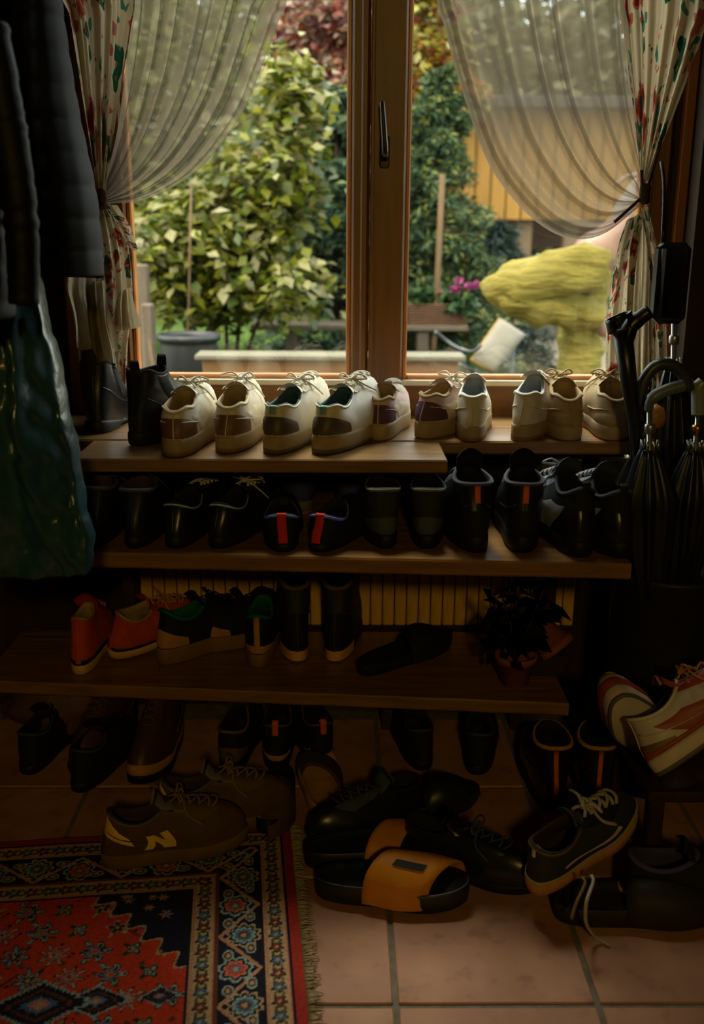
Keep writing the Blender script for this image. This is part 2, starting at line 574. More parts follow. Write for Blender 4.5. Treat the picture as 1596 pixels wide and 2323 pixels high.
def fastmesh(name, v, f, c, m, parent=None):
    me = bpy.data.meshes.new(name)
    me.vertices.add(len(v)); me.vertices.foreach_set('co', v.astype(np.float32).ravel())
    k = f.shape[1]
    me.loops.add(len(f)*k); me.loops.foreach_set('vertex_index', f.astype(np.int32).ravel())
    me.polygons.add(len(f)); me.polygons.foreach_set('loop_start', np.arange(len(f), dtype=np.int32)*k)
    me.polygons.foreach_set('loop_total', np.full(len(f), k, dtype=np.int32))
    me.update(calc_edges=True)
    ca = me.color_attributes.new('Col', 'FLOAT_COLOR', 'POINT')
    ca.data.foreach_set('color', c.astype(np.float32).ravel())
    me.materials.append(m)
    o = bpy.data.objects.new(name, me); COL.objects.link(o)
    if parent: o.parent = parent
    return o

m_leaf = attr_mat('leaf', .45, .45, spec=.35)
m_needle = attr_mat('needle', .6, .15)
m_bark = omat('bark', (88, 66, 46), .9, .3, 20, .5, stretch=(4, 4, .6))
m_palebark = omat('pale_bark', (150, 118, 74), .85, .2, 20, .3, stretch=(4, 4, .6))

def ellip(n, c, r, shell=.6):
    d = rng.normal(size=(n, 3)); d /= np.linalg.norm(d, axis=1)[:, None]
    rad = rng.uniform(shell, 1, n)**.7
    return np.array(c) + d*rad[:, None]*np.array(r)

def clumps(n, c, r, k, cr):
    cc = ellip(k, c, r, .35)
    idx = rng.integers(0, k, n)
    return cc[idx] + rng.normal(size=(n, 3))*cr

def ground_h(x, y):
    t = min(1, max(0, (y-3.6)/1.4)); t = t*t*(3-2*t)
    return -.12 + .32*t + .012*max(0, y-6)

# ground
nx, ny = 60, 90
vs, cols = [], []
for j in range(ny):
    for i in range(nx):
        x = -12 + 24*i/(nx-1); y = YW+TW+.0 + 26*(j/(ny-1))**1.5
        z = ground_h(x, y) + .02*mnoise.noise(Vector((x*2, y*2, 0)))
        vs.append((x, y, z))
        g = .5+.5*mnoise.noise(Vector((x*.9, y*.9, 3)))
        grass = y > 4.7 and x < 1.2
        a = np.array(lin((104, 140, 28)))*(.6+.7*g) if grass else np.array(lin((176, 164, 138)))*(.7+.5*g)
        a *= OUT; a[3] = 1; cols.append(a)
o = mk('ground', vs, grid_faces(nx, ny), attr_mat('ground_cover', .9), None, True, cols); o['kind'] = 'structure'

# grass blades
n = 9000
gx = rng.uniform(-2.6, .9, n); gy = rng.uniform(4.8, 8.0, n)
gz = np.array([ground_h(a, b) for a, b in zip(gx, gy)])
h = rng.uniform(.06, .26, n)
lean = rng.normal(size=(n, 2))*.35
v = np.empty((n, 3, 3))
v[:, 0] = np.stack([gx-.006, gy, gz], 1); v[:, 1] = np.stack([gx+.006, gy, gz], 1)
v[:, 2] = np.stack([gx+lean[:, 0]*h, gy+lean[:, 1]*h, gz+h], 1)
f = (np.arange(n)*3)[:, None]+np.array([[0, 1, 2]])
c = np.array([lin(x) for x in ((96, 150, 22), (128, 170, 40), (70, 120, 24))])[rng.integers(0, 3, n)]
c[:, :3] *= OUT
o = fastmesh('grass', v.reshape(-1, 3), f, np.repeat(c, 3, 0), m_leaf)
tag(o, 'tall bright green grass growing behind the black tub', 'grass', None, 'stuff')

def plant(name, label, cat, base, parts, stems, cols, size, up=.5, asp=.5, m=None, group=None, stem_r=.02, sm=None):
    r = thing(name, label, cat, base, group=group)
    B = Vector(base)
    pts = np.concatenate(parts) - np.array(base)
    v, f, c = leafmesh(pts, size, cols, up, asp)
    fo = fastmesh('foliage', v, f, c, m or m_leaf, r); fo['kind'] = 'stuff'
    for s in stems:
        q = [Vector(p)-B for p in s]
        sp = spline(q, 10)
        MB().tube(sp, [stem_r*(1-.6*i/9) for i in range(10)], 7).build('stem', sm or m_bark, r, True)
    return r

def W(px, py, Y):
    v = P(px, py, Y=Y); return (v.x, v.y, v.z)

# pale broad-leaved shrub that fills the left pane
def base_at(px, Y):
    x = P(px, 800, Y=Y).x; return (x, Y, ground_h(x, Y))
b = base_at(520, 5.8)
parts = [clumps(3000, W(480, 575, 5.7), (.50, .35, .34), 50, .07),
         clumps(1200, W(600, 380, 5.8), (.30, .30, .32), 26, .07),
         clumps(700, W(670, 230, 5.9), (.16, .25, .26), 14, .07),
         clumps(900, W(400, 640, 5.5), (.28, .3, .22), 16, .06),
         clumps(700, W(640, 650, 5.5), (.26, .3, .14), 14, .05)]
stems = [(b, W(500, 640, 5.8), W(430, 480, 5.7)), (b, W(560, 600, 5.8), W(620, 330, 5.8), W(680, 190, 5.9)),
         (b, W(420, 700, 5.6), W(350, 560, 5.5)), (b, W(600, 700, 5.6), W(700, 640, 5.5)), (b, W(470, 660, 5.7), W(520, 420, 5.8))]
plant('leafy_shrub', 'sunlit pale green broad-leaved shrub in front of the lawn', 'shrub', b, parts, stems,
      [(190, 190, 76), (176, 178, 36), (222, 214, 140), (136, 152, 28), (92, 116, 22)], .085, .7, .62, stem_r=.016)

# second shrub, further left behind the sheer curtain
b = base_at(290, 6.6)
parts = [clumps(2600, W(330, 200, 6.6), (.75, .4, .75), 50, .10), clumps(900, W(300, 480, 6.5), (.5, .4, .4), 20, .08)]
plant('tall_shrub', 'yellow-green shrub seen through the sheer curtain tied to the coats side', 'shrub', b, parts,
      [(b, W(300, 500, 6.6), W(340, 150, 6.6)), (b, W(260, 500, 6.6), W(220, 200, 6.6))],
      [(190, 196, 92), (160, 176, 60), (206, 206, 130), (110, 140, 50)], .09, .7, .6)

# dark blue-green spruce
def spruce(label, px, Y, ptop, pbot, rw, n, seed, cols):
    bx = P(px, 700, Y=Y).x
    b = (bx, Y, ground_h(bx, Y))
    zt, zl = P(px, ptop, Y=Y).z, P(px, pbot, Y=Y).z
    r = thing('spruce', label, 'tree', b, group='spruces in the garden')
    rs = np.random.default_rng(seed)
    m = MB(); m.tube([(0, 0, 0), (0.01, 0, (zt-b[2])*.5), (0, 0, zt-b[2])], [.045, .03, .008], 8)
    m.build('trunk', m_bark, r, True)
    cs, br = [], MB()
    tiers = 15
    for k in range(tiers):
        t = k/(tiers-1)
        z = zl + (zt-zl)*t
        R = rw*(1-t)**.75+.08
        nb = 9 if t < .7 else 5
        for q in range(nb):
            a = rs.uniform(0, 2*pi)
            e = Vector((cos(a)*R, sin(a)*R, -.10*R+rs.uniform(-.06, .06)))
            s0 = Vector((0, 0, z-b[2])); s1 = s0+e*.6+Vector((0, 0, .05*R)); s2 = s0+e
            br.tube([s0, s1, s2], [.010, .007, .004], 4)
            mm = int(n/(tiers*nb))
            u = rs.uniform(.12, 1, mm)**.7
            side = rs.uniform(-1, 1, mm)*(.28*R*(1-.6*u)+.03)
            px_ = e.x*u - sin(a)*side; py_ = e.y*u + cos(a)*side
            pz_ = (z-b[2]) + .08*R*np.sin(u*pi) + e.z*u + rs.normal(size=mm)*.018 - np.abs(side)*.25
            cs.append(np.stack([px_, py_, pz_], 1))
    br.build('branches', m_bark, r, True)
    cs = np.concatenate(cs)
    v, f, c = leafmesh(cs, .062, cols, .3, .26, rs=rs)
    fo = fastmesh('needles', v, f, c, m_needle, r); fo['kind'] = 'stuff'
    return r
spruce('dark blue-green spruce standing directly behind the grey bench', 760, 6.9, 230, 770, .62, 22000, 3,
       [(66, 108, 82), (92, 136, 98), (48, 84, 64), (140, 168, 110)])
spruce('dark green spruce rising behind the pink flowers and wicker box', 985, 6.7, 180, 790, .52, 22000, 4,
       [(76, 116, 76), (58, 96, 66), (118, 148, 92), (160, 168, 80)])
spruce('small bluish spruce in front of the yellow garden hut', 1120, 7.3, 520, 800, .42, 8000, 5,
       [(58, 88, 74), (90, 120, 100), (44, 70, 56)])

# red-leaved tree over the spruces
b = base_at(800, 8.2)
plant('copper_leaved_tree', 'tree with copper red leaves arching above the spruces', 'tree', b,
      [clumps(4200, W(740, 130, 8.0), (.50, .5, .42), 50, .10), clumps(1500, W(900, 260, 8.1), (.4, .4, .3), 22, .1),
       clumps(1600, W(720, 420, 8.2), (.45, .4, .35), 24, .1)],
      [(b, W(790, 500, 8.2), W(740, 160, 8.0)), (b, W(820, 500, 8.2), W(890, 200, 8.1))],
      [(160, 66, 54), (196, 110, 66), (130, 52, 56), (210, 146, 100), (220, 190, 160)], .075, .6, .6, stem_r=.04)
# yellow-orange leaved tree right of the mullion
b = base_at(950, 7.9)
plant('golden_leaved_tree', 'tree with golden yellow and orange leaves beside the window post', 'tree', b,
      [clumps(2200, W(965, 60, 7.9), (.26, .3, .40), 30, .08), clumps(1400, W(990, 230, 7.9), (.25, .3, .25), 18, .08)],
      [(b, W(965, 400, 7.9), W(970, 80, 7.9))],
      [(250, 220, 50), (230, 140, 50), (180, 70, 50), (250, 236, 130), (210, 210, 70)], .075, .6, .6, stem_r=.03)
# trees behind, all along the back of the garden
kinds = [('dense yellow-green tree at the back of the garden', [(140, 150, 60), (110, 130, 48), (176, 178, 92), (80, 104, 40)]),
         ('dense dark green tree at the back of the garden', [(70, 96, 44), (52, 80, 40), (100, 120, 60)]),
         ('pale sunlit tree at the back of the garden', [(190, 190, 120), (160, 166, 96), (206, 200, 150), (120, 136, 66)])]
where = ['farthest towards the coats', 'behind the tall yellow-green shrub', 'directly behind the pale broad-leaved shrub', 'behind the copper-leaved tree', 'straight behind the window mullion',
         'behind the golden-leaved tree', 'beside the ochre hut', 'behind the ochre hut', 'above the hut roof behind the sheer', 'farthest towards the umbrellas']
for i, (px, ky) in enumerate(((120, 0), (330, 2), (520, 0), (700, 2), (850, 1), (1010, 1), (1150, 2), (1300, 0), (1450, 2), (1600, 1))):
    Y = 11.5+(i % 3)*.9
    b = base_at(px, Y)
    x0 = b[0]
    plant('garden_tree', kinds[ky][0].replace('at the back of the garden', where[i]), 'tree', b,
          [clumps(1500, (x0, Y, 1.6), (.8, .6, 1.2), 36, .2), clumps(1500, (x0, Y, 3.0), (1.0, .7, 1.0), 36, .22)],
          [(b, (x0, Y, 1.5), (x0+.1, Y, 3.4))], kinds[ky][1], .17, .6, .65, group='trees along the back of the garden', stem_r=.08)
# far hedge
hy = 15
v, f, c = leafmesh(np.stack([rng.uniform(-7, 8, 14000), rng.uniform(hy-.4, hy+.6, 14000), rng.uniform(0, 4.6, 14000)], 1), .26,
                   [(96, 116, 52), (72, 96, 44), (130, 142, 70), (176, 176, 120)], .5, .7)
o = fastmesh('hedge', v, f, c, m_leaf); tag(o, 'tall clipped green hedge closing off the far garden', 'hedge', None, 'stuff')

# yellow timber hut with posts
YH = 9.2
hx0, hx1 = P(1005, 450, Y=YH).x, P(1500, 450, Y=YH).x
hz0, hz1 = P(1100, 498, Y=YH).z, P(1100, 250, Y=YH).z
hut = thing('garden_hut', 'ochre timber hut on posts standing behind the spruces', 'hut', (hx0, YH, 0))
m_hut = omat('hut_wood', (232, 172, 60), .7, .15, 5, .1, stretch=(5, 5, .5))
nb = 14
bw = (hx1-hx0)/nb
for i in range(nb):
    MB().box((i*bw+.006, 0, hz0), ((i+1)*bw-.006, .04, hz1), .004).build('board', m_hut, hut)
MB().box((0, .045, hz0+.05), (hx1-hx0, .09, hz1)).build('backing', m_darkwood, hut)
MB().box((-.15, -.25, hz1), (hx1-hx0+.2, 1.6, hz1+.09), .01).build('roof', omat('roof_grey', (90, 86, 82), .8), hut)
for px in (1128, 1192, 1300, 1420):
    x = P(px, 550, Y=YH).x - hx0
    g = ground_h(x+hx0, YH)
    MB().box((x-.07, .10, g-.02), (x+.07, .24, hz0+.02), .01).build('post', omat('post_grey', (176, 146, 110), .8, .2, 6, .1), hut)
MB().box((.05, .9, hz0-.25), (hx1-hx0, 1.0, hz0+.05)).build('beam', m_darkwood, hut)

# bamboo stakes
for (pa, pb, Y, lab, w) in (((1003, 395), (990, 640), 6.05, 'tall tan wooden stake standing before the spruce by the flowers', .017),
                         ((434, 415), (430, 560), 5.35, 'thin whitish stake tied into the pale green shrub', .006),
                         ((338, 770), (352, 860), 4.3, 'thin grey stick beside the black tub', .006)):
    a = P(*pa, Y=Y); b2 = P(*pb, Y=Y); d = (b2-a); g = ground_h(a.x, Y)
    e = a + d*((a.z-g+.02)/(-d.z))
    o = MB().tube([a, a.lerp(e, .5)+Vector((.004, 0, 0)), e], w, 8).build('garden_stake', m_palebark, None, True); tag(o, lab, 'stake')
# weathered fence posts behind the curtain
for k, (p0, p1, Y) in enumerate((((300, 600), (332, 600), 5.0), ((318, 690), (345, 690), 4.7))):
    a, b2 = P(*p0, Y=Y), P(*p1, Y=Y)
    o = MB().box((a.x, Y, ground_h(a.x, Y)-.02), (b2.x, Y+.07, a.z), .008).build('fence_post', omat('grey_wood', (140, 122, 98), .85, .25, 8, .2, stretch=(5, 5, .6)))
    tag(o, ('taller' if k == 0 else 'shorter')+' weathered grey-brown fence post beside the floral curtain', 'post')

# garden table; sunlight on its top is painted as a paler colour
YT = 4.3
zt = P(600, 806, Y=YT).z
tx0_, tx1_ = P(446, 800, Y=YT).x, P(1052, 806, Y=YT).x
tb = thing('garden_table', 'narrow wooden garden table with pale sunlit top just outside the panes', 'table', (tx0_, YT, ground_h(tx0_, YT)))
gz0 = ground_h(tx0_, YT)
m_tabletop = omat('table_top_sunlit', (176, 168, 138), .5, .06, 10, .05)
m_tablewood = omat('table_wood', (186, 130, 70), .6, .15, 8, .1, stretch=(.6, 5, 5))
wdt = tx1_-tx0_
for k in range(2):
    MB().box((-.01, k*.085, zt-gz0-.022), (wdt+.01, k*.085+.080, zt-gz0), .004).build('plank', m_tabletop, tb)
MB().box((.02, .02, zt-gz0-.085), (wdt-.02, .045, zt-gz0-.023), .003).build('apron', m_tablewood, tb)
for lx in (.03, wdt-.09):
    for ly in (.046, .105):
        MB().box((lx, ly, 0), (lx+.06, ly+.05, zt-gz0-.023), .005).build('leg', m_tablewood, tb)

# black tub
YB_ = 5.0
c0, c1 = P(356, 757, Y=YB_), P(500, 757, Y=YB_)
R = (c1.x-c0.x)/2; g = ground_h(c0.x, YB_)
hz = c0.z-g
pot = thing('plant_tub', 'large black plastic plant tub on the grass', 'tub', ((c0.x+c1.x)/2, YB_, g))
MB().lathe([(R*.72, 0), (R*.92, hz*.9), (R*.93, hz-.03), (R, hz-.03), (R, hz), (R*.93, hz), (R*.90, hz-.02), (R*.70, .02)], 32).build('tub', omat('tub_plastic', (56, 62, 60), .5, .15, 10, .1, spec=.4), pot, True)
MB().lathe([(R*.02, hz*.8), (R*.86, hz*.8)], 32).build('soil', omat('soil', (60, 46, 34), .95, .4, 60, .6), pot)

# grey bench with plank seat
Yb = 6.0
a, b2 = P(567, 730, Y=Yb), P(1062, 752, Y=Yb)
g = ground_h(0, Yb)
bn = thing('garden_bench', 'weathered grey plank bench on the grass before the spruces', 'bench', (a.x, Yb, g))
m_gw = MATS['grey_wood']
wb_ = b2.x-a.x; hb = (a.z+b2.z)/2+.01-g
for k in range(3):
    MB().box((0, k*.11, hb-.035), (wb_, k*.11+.10, hb), .006).build('plank', m_gw, bn)
for px in (660, 960):
    x = P(px, 760, Y=Yb).x-a.x
    MB().box((x-.035, .02, 0), (x+.035, .30, hb-.036), .005).build('leg', omat('grey_wood_b', (120, 104, 84), .85, .25, 8, .2), bn)

# wicker flower box with geraniums
a, b2 = P(926, 748, Y=Yb), P(1054, 748, Y=Yb)
hw = b2.x-a.x; zt0 = g+hb
hh = P(990, 690, Y=Yb).z - zt0
wk = thing('wicker_box', 'brown wicker flower box standing on the grey bench', 'planter', (a.x, Yb+.03, zt0+.001))
m_wick = omat('wicker', (128, 84, 46), .7, .3, 30, .3)
rows = 9
for k in range(rows):
    z = (k+.5)*hh/rows
    m = MB()
    n = 48
    pts = []
    for q in range(n+1):
        t = q/n*4
        s_ = int(t) % 4; u = t-int(t)
        x, y = [(u, 0), (1, u), (1-u, 1), (0, 1-u)][s_]
        fl = 1+.06*z/hh
        off = .004*(1 if (q+k) % 2 else -1)
        pts.append(((x-.5)*(hw+off)*fl+hw/2, (y-.5)*(.18+off)*fl+.09, z))
    m.tube(pts, hh/rows*.52, 6, cap=False)
    m.build('wicker_strand', m_wick, wk, True)
MB().box((.008, .008, 0.002), (hw-.008, .172, hh-.01)).build('liner', omat('liner', (50, 40, 30), .9), wk)
fl = thing('geranium', 'leafy geranium with magenta flower heads growing in the wicker box', 'plant', (a.x+hw*.6, Yb+.12, zt0+hh-.008))
B = np.array(fl.location)
v, f, c = leafmesh(np.concatenate([ellip(420, W(975, 672, Yb+.1), (.15, .08, .055), .1), ellip(260, W(1045, 690, Yb+.05), (.10, .08, .07), .1)])-B, .045, [(70, 120, 66), (94, 142, 78), (130, 160, 80), (50, 96, 56)], .8, .9)
fastmesh('foliage', v, f, c, m_leaf, fl)['kind'] = 'stuff'
for k, (px, py, rr) in enumerate(((1041, 636, .022), (1033, 655, .028), (1062, 648, .026), (1081, 645, .02), (995, 662, .016))):
    cc = np.array(W(px, py, Yb+.04))-B
    v, f, c = leafmesh(ellip(70, cc, (rr, rr, rr*.8), .4), .018, [(255, 90, 190), (255, 60, 160), (255, 130, 210)] if k < 4 else [(230, 180, 160), (220, 150, 130)], .6, .9)
    fastmesh('flower_head', v, f, c, m_leaf, fl)
    MB().tube([(0, 0, -.0), Vector(cc)*.6, Vector(cc)], .003, 5).build('stalk', omat('stalk', (90, 120, 60)), fl)

# tilted garden chair back with bent metal arm
Yc = 4.9
def C(px, py, dy=0): return P(px, py, Y=Yc+dy)
ch = thing('garden_chair', 'tilted garden chair with pale padded back and bent metal arms', 'chair', (C(1120, 800).x, Yc, ground_h(0, Yc)))
O = Vector(ch.location)
q = [C(1070, 815, .0), C(1122, 843, -.02), C(1190, 762, .22), C(1133, 724, .24)]
n_ = (q[1]-q[0]).cross(q[3]-q[0]).normalized()*.03
def slab(q, n_, name, m, bulge=0):
    N_ = 9
    top, botm = [], []
    for j in range(N_):
        for i in range(N_):
            u, w = i/(N_-1), j/(N_-1)
            p = q[0].lerp(q[1], u).lerp(q[3].lerp(q[2], u), w)
            e = (sin(pi*u)*sin(pi*w))**.4 if 0 < u < 1 and 0 < w < 1 else 0
            top.append(p+n_*(.35+bulge*e)-O); botm.append(p-n_*(.35+bulge*e)-O)
    vs = top+botm
    fs = grid_faces(N_, N_)
    k = N_*N_
    fs += [tuple(reversed([x+k for x in f])) for f in grid_faces(N_, N_)]
    edge = [i for i in range(N_)]+[N_*j+N_-1 for j in range(1, N_)]+[N_*(N_-1)+i for i in range(N_-2, -1, -1)]+[N_*j for j in range(N_-2, 0, -1)]
    for x, y in zip(edge, edge[1:]+edge[:1]): fs.append((y, x, x+k, y+k))
    return mk(name, vs, fs, m, ch, True)
slab(q, n_, 'back_cushion', omat('canvas_pale', (186, 178, 156), .8, .12, 14, .2), .8)
m_pip = omat('yellow_trim', (206, 160, 50), .7)
MB().tube([x-O-n_*.2 for x in (q[1], q[0], q[3], q[2])], .010, 8).build('piping', m_pip, ch, True)
cm = omat('chair_metal', (110, 116, 118), .3, .1, 20, .05, metal=.7)
MB().tube([x-O for x in spline([C(985, 752, .1), C(1010, 772, .1), C(1045, 793, .05), C(1075, 797, .0), C(1090, 782, 0)], 14)], .010, 8).build('arm', cm, ch, True)
MB().tube([x-O for x in spline([C(1040, 826, .0), C(1075, 843, .0), C(1100, 850, 0), C(1125, 838, 0)], 12)], .010, 8).build('arm', cm, ch, True)
MB().tube([x-O for x in spline([C(1135, 830, .1), C(1165, 785, .2), C(1178, 765, .25), C(1196, 764, .25)], 12)], .012, 8).build('side_rail', cm, ch, True)
for (px, dy) in ((1080, 0), (1165, .3)):
    t_ = C(px, 838 if dy == 0 else 780, dy)
    MB().tube([t_-O, Vector((t_.x-O.x-.02, t_.y-O.y, ground_h(0, Yc)-O.z-.0))], .010, 8).build('leg', cm, ch, True)

# ---------------- person in yellow
YP = 4.55
pr = thing('person', 'person in loose yellow trousers with one knee swung high', 'person', (P(1325, 800, Y=YP).x, YP, ground_h(0, YP)))
O = Vector(pr.location)
gp = O.z
def skin_obj(name, chains, m, parent, sub=2, root=0):
    """chains: list of [(pos, r), ...]; a chain may start with an int index into earlier vertices"""
    vs, es, rs = [], [], []
    for c in chains:
        prev = None
        for e in c:
            if isinstance(e, int):
                prev = e; continue
            p, r = e
            vs.append(tuple(p)); rs.append(r)
            if prev is not None: es.append((prev, len(vs)-1))
            prev = len(vs)-1
    me = bpy.data.meshes.new(name); me.from_pydata(vs, es, [])
    o = bpy.data.objects.new(name, me); COL.objects.link(o)
    if parent: o.parent = parent
    sk = o.modifiers.new('skin', 'SKIN'); sk.use_smooth_shade = True
    for i, d in enumerate(me.skin_vertices[0].data):
        r = rs[i]; d.radius = r if isinstance(r, tuple) else (r, r)
        d.use_root = (i == root)
    ss = o.modifiers.new('sub', 'SUBSURF'); ss.levels = sub; ss.render_levels = sub
    me.materials.append(m)
    return o
def Q(px, py, dy=0):
    return P(px, py, Y=YP+dy)-O
hip = Q(1345, 590)
chest_z = hip.z+.40
skinm = omat('skin', (200, 150, 118), .55, .08, 10, .05, spec=.35)
kneeR, ankR = Q(1135, 655, -.05), Q(1318, 712, -.02)
kneeL = Vector((Q(1325, 760).x, .08, gp-O.z+.50)); 
ankL = Vector((kneeL.x+.02, .09, .09))
hL = hip+Vector((0, .09, 0)); hR = hip+Vector((-.02, -.09, 0))
def TL(v):
    """upper body leans back, away from the swinging knee"""
    return Matrix.Rotation(radians(44), 3, 'Y') @ Vector(v)
body = skin_obj('body', [
    [(hip, (.13, .11)), (hip+TL((.01, 0, .12)), (.12, .10)), (hip+TL((.0, 0, .27)), (.14, .10)), (hip+TL((-.02, 0, .42)), (.15, .10)),
     (hip+TL((-.03, 0, .48)), .055), (hip+TL((-.05, 0, .53)), .052), (hip+TL((-.06, 0, .60)), (.085, .078)), (hip+TL((-.065, 0, .69)), (.082, .078))],
    [0, (hR, .09), (hR.lerp(kneeR, .5), .075), (kneeR, .058), (kneeR.lerp(ankR, .35), .055), (ankR, .036), (ankR+Vector((.05, 0, .02)), .036), (ankR+Vector((.12, 0, -.10)), .030)],
    [0, (hL, .09), (hL.lerp(kneeL, .5), .075), (kneeL, .056), (kneeL.lerp(ankL, .35), .055), (ankL, .036), (ankL+Vector((-.02, 0, -.05)), .036), (ankL+Vector((-.17, 0, -.065)), .026)],
    [3, (hip+TL((-.02, -.17, .43)), .058), (hip+TL((.08, -.24, .22)), .044), (hip+TL((-.10, -.26, .30)), .034), (hip+TL((-.16, -.26, .34)), .036)],
    [3, (hip+TL((-.02, .17, .43)), .058), (hip+TL((.10, .24, .22)), .044), (hip+TL((.20, .26, .02)), .034), (hip+TL((.22, .26, -.05)), .036)],
], skinm, pr)
for sx, base in ((-1, hip+TL((-.16, -.26, .34))), (1, hip+TL((.22, .26, -.05)))):
    d0 = Vector((-1, 0, -.2)) if sx < 0 else Vector((.1, 0, -1))
    for k, ln in enumerate((.075, .085, .08, .065)):
        off = Vector((0, (k-1.5)*.02, 0))
        c = [(base+off, .010), (base+off+d0*(.04+ln*.4), .009), (base+off+d0*(.04+ln*.75)+Vector((0, 0, -.012)), .008), (base+off+d0*(.04+ln)+Vector((0, 0, -.03)), .007)]
        skin_obj('finger', [c], skinm, pr, 1)
    skin_obj('thumb', [[(base+Vector((0, -.02, 0)), .012), (base+d0*.03+Vector((0, -.05, 0)), .010), (base+d0*.07+Vector((0, -.055, -.01)), .008)]], skinm, pr, 1)
hc = hip+TL((-.065, 0, .65))
# face, hair
MB().lathe([(.004, 0), (.012, .004), (.010, .02), (.003, .03)], 8, Matrix.Translation(hc+Vector((-.085, 0, -.01))) @ Matrix.Rotation(radians(-80), 4, 'Y')).build('nose', skinm, pr, True)
for s in (-1, 1):
    MB().lathe([(.002, -.006), (.008, -.003), (.008, .003), (.002, .006)], 8, Matrix.Translation(hc+Vector((-.073, s*.03, .012))) @ Matrix.Rotation(radians(90), 4, 'Y')).build('eye', m_black, pr, True)
    MB().lathe([(.004, -.006), (.02, -.003), (.018, .004), (.004, .006)], 10, Matrix.Translation(hc+Vector((0, s*.078, -.005))) @ Matrix.Rotation(radians(90), 4, 'X')).build('ear', skinm, pr, True)
MB().tube([hc+Vector((-.078, -.02, -.045)), hc+Vector((-.084, 0, -.047)), hc+Vector((-.078, .02, -.045))], .004, 6).build('mouth', omat('lips', (170, 90, 80)), pr, True)
hv = []
for j in range(9):
    for i in range(20):
        a = 2*pi*i/20; e = pi/2*(1-j/8*1.35)
        hv.append(hc+Vector((cos(a)*cos(e)*.098+.018, sin(a)*cos(e)*.090, sin(e)*.115+.02)))
mk('hair', hv, grid_faces(20, 9, True), omat('brown_hair', (70, 44, 26), .6, .3, 60, .4), pr)
# trousers: own skinned surface, wider than the legs
m_yel = omat('yellow_cloth', (244, 222, 96), .8, .22, 5, 1.0, trans=.35, stretch=(1.2, 5, 6), bd=.035)
tb_ = Vector((0, 0, 0))
trs = skin_obj('trousers', [
    [(hip+Vector((.005, 0, .07)), (.125, .11)), (hip+Vector((0, 0, 0)), (.15, .13))],
    [1, (hR+Vector((-.03, 0, -.02)), .12), (hR.lerp(kneeR, .45)+Vector((0, 0, -.01)), .115), (kneeR.lerp(hR, .08), .105), (kneeR+Vector((-.045, 0, -.02)), .085), (kneeR.lerp(ankR, .2)+Vector((-.0, 0, -.03)), .10), (kneeR.lerp(ankR, .55), .095), (ankR+Vector((.03, 0, 0)), .09), (ankR+Vector((.10, 0, -.03)), .07)],
    [1, (hL+Vector((0, 0, -.04)), .12), (hL.lerp(kneeL, .5), .105), (kneeL, .10), (kneeL.lerp(ankL, .5), .11), (ankL+Vector((0, 0, .06)), .12)],
], m_yel, pr)
tx = bpy.data.textures.new('fold_noise', 'CLOUDS'); tx.noise_scale = .09
dm = trs.modifiers.new('folds', 'DISPLACE'); dm.texture = tx; dm.strength = .09; dm.mid_level = .5
shirt = skin_obj('shirt', [
    [(hip+TL((.01, 0, .16)), (.135, .115)), (hip+TL((.0, 0, .27)), (.155, .115)), (hip+TL((-.02, 0, .42)), (.165, .12)), (hip+TL((-.03, 0, .47)), (.08, .08))],
    [2, (hip+TL((-.02, -.18, .43)), .075), (hip+TL((.02, -.22, .30)), .065)],
    [2, (hip+TL((-.02, .18, .43)), .075), (hip+TL((.06, .22, .30)), .065)],
], omat('pale_shirt', (206, 190, 170), .8, .08, 8, .2), pr)
# ------------------------------------------------------------------ shoes
def prof(t):
    K = [(0, .80), (.15, .82), (.4, .78), (.7, 1.0), (.9, .93), (1, .82)]
    for (a, x), (b, y) in zip(K, K[1:]):
        if t <= b:
            u = (t-a)/(b-a); u = u*u*(3-2*u)
            return x+(y-x)*u
    return K[-1][1]

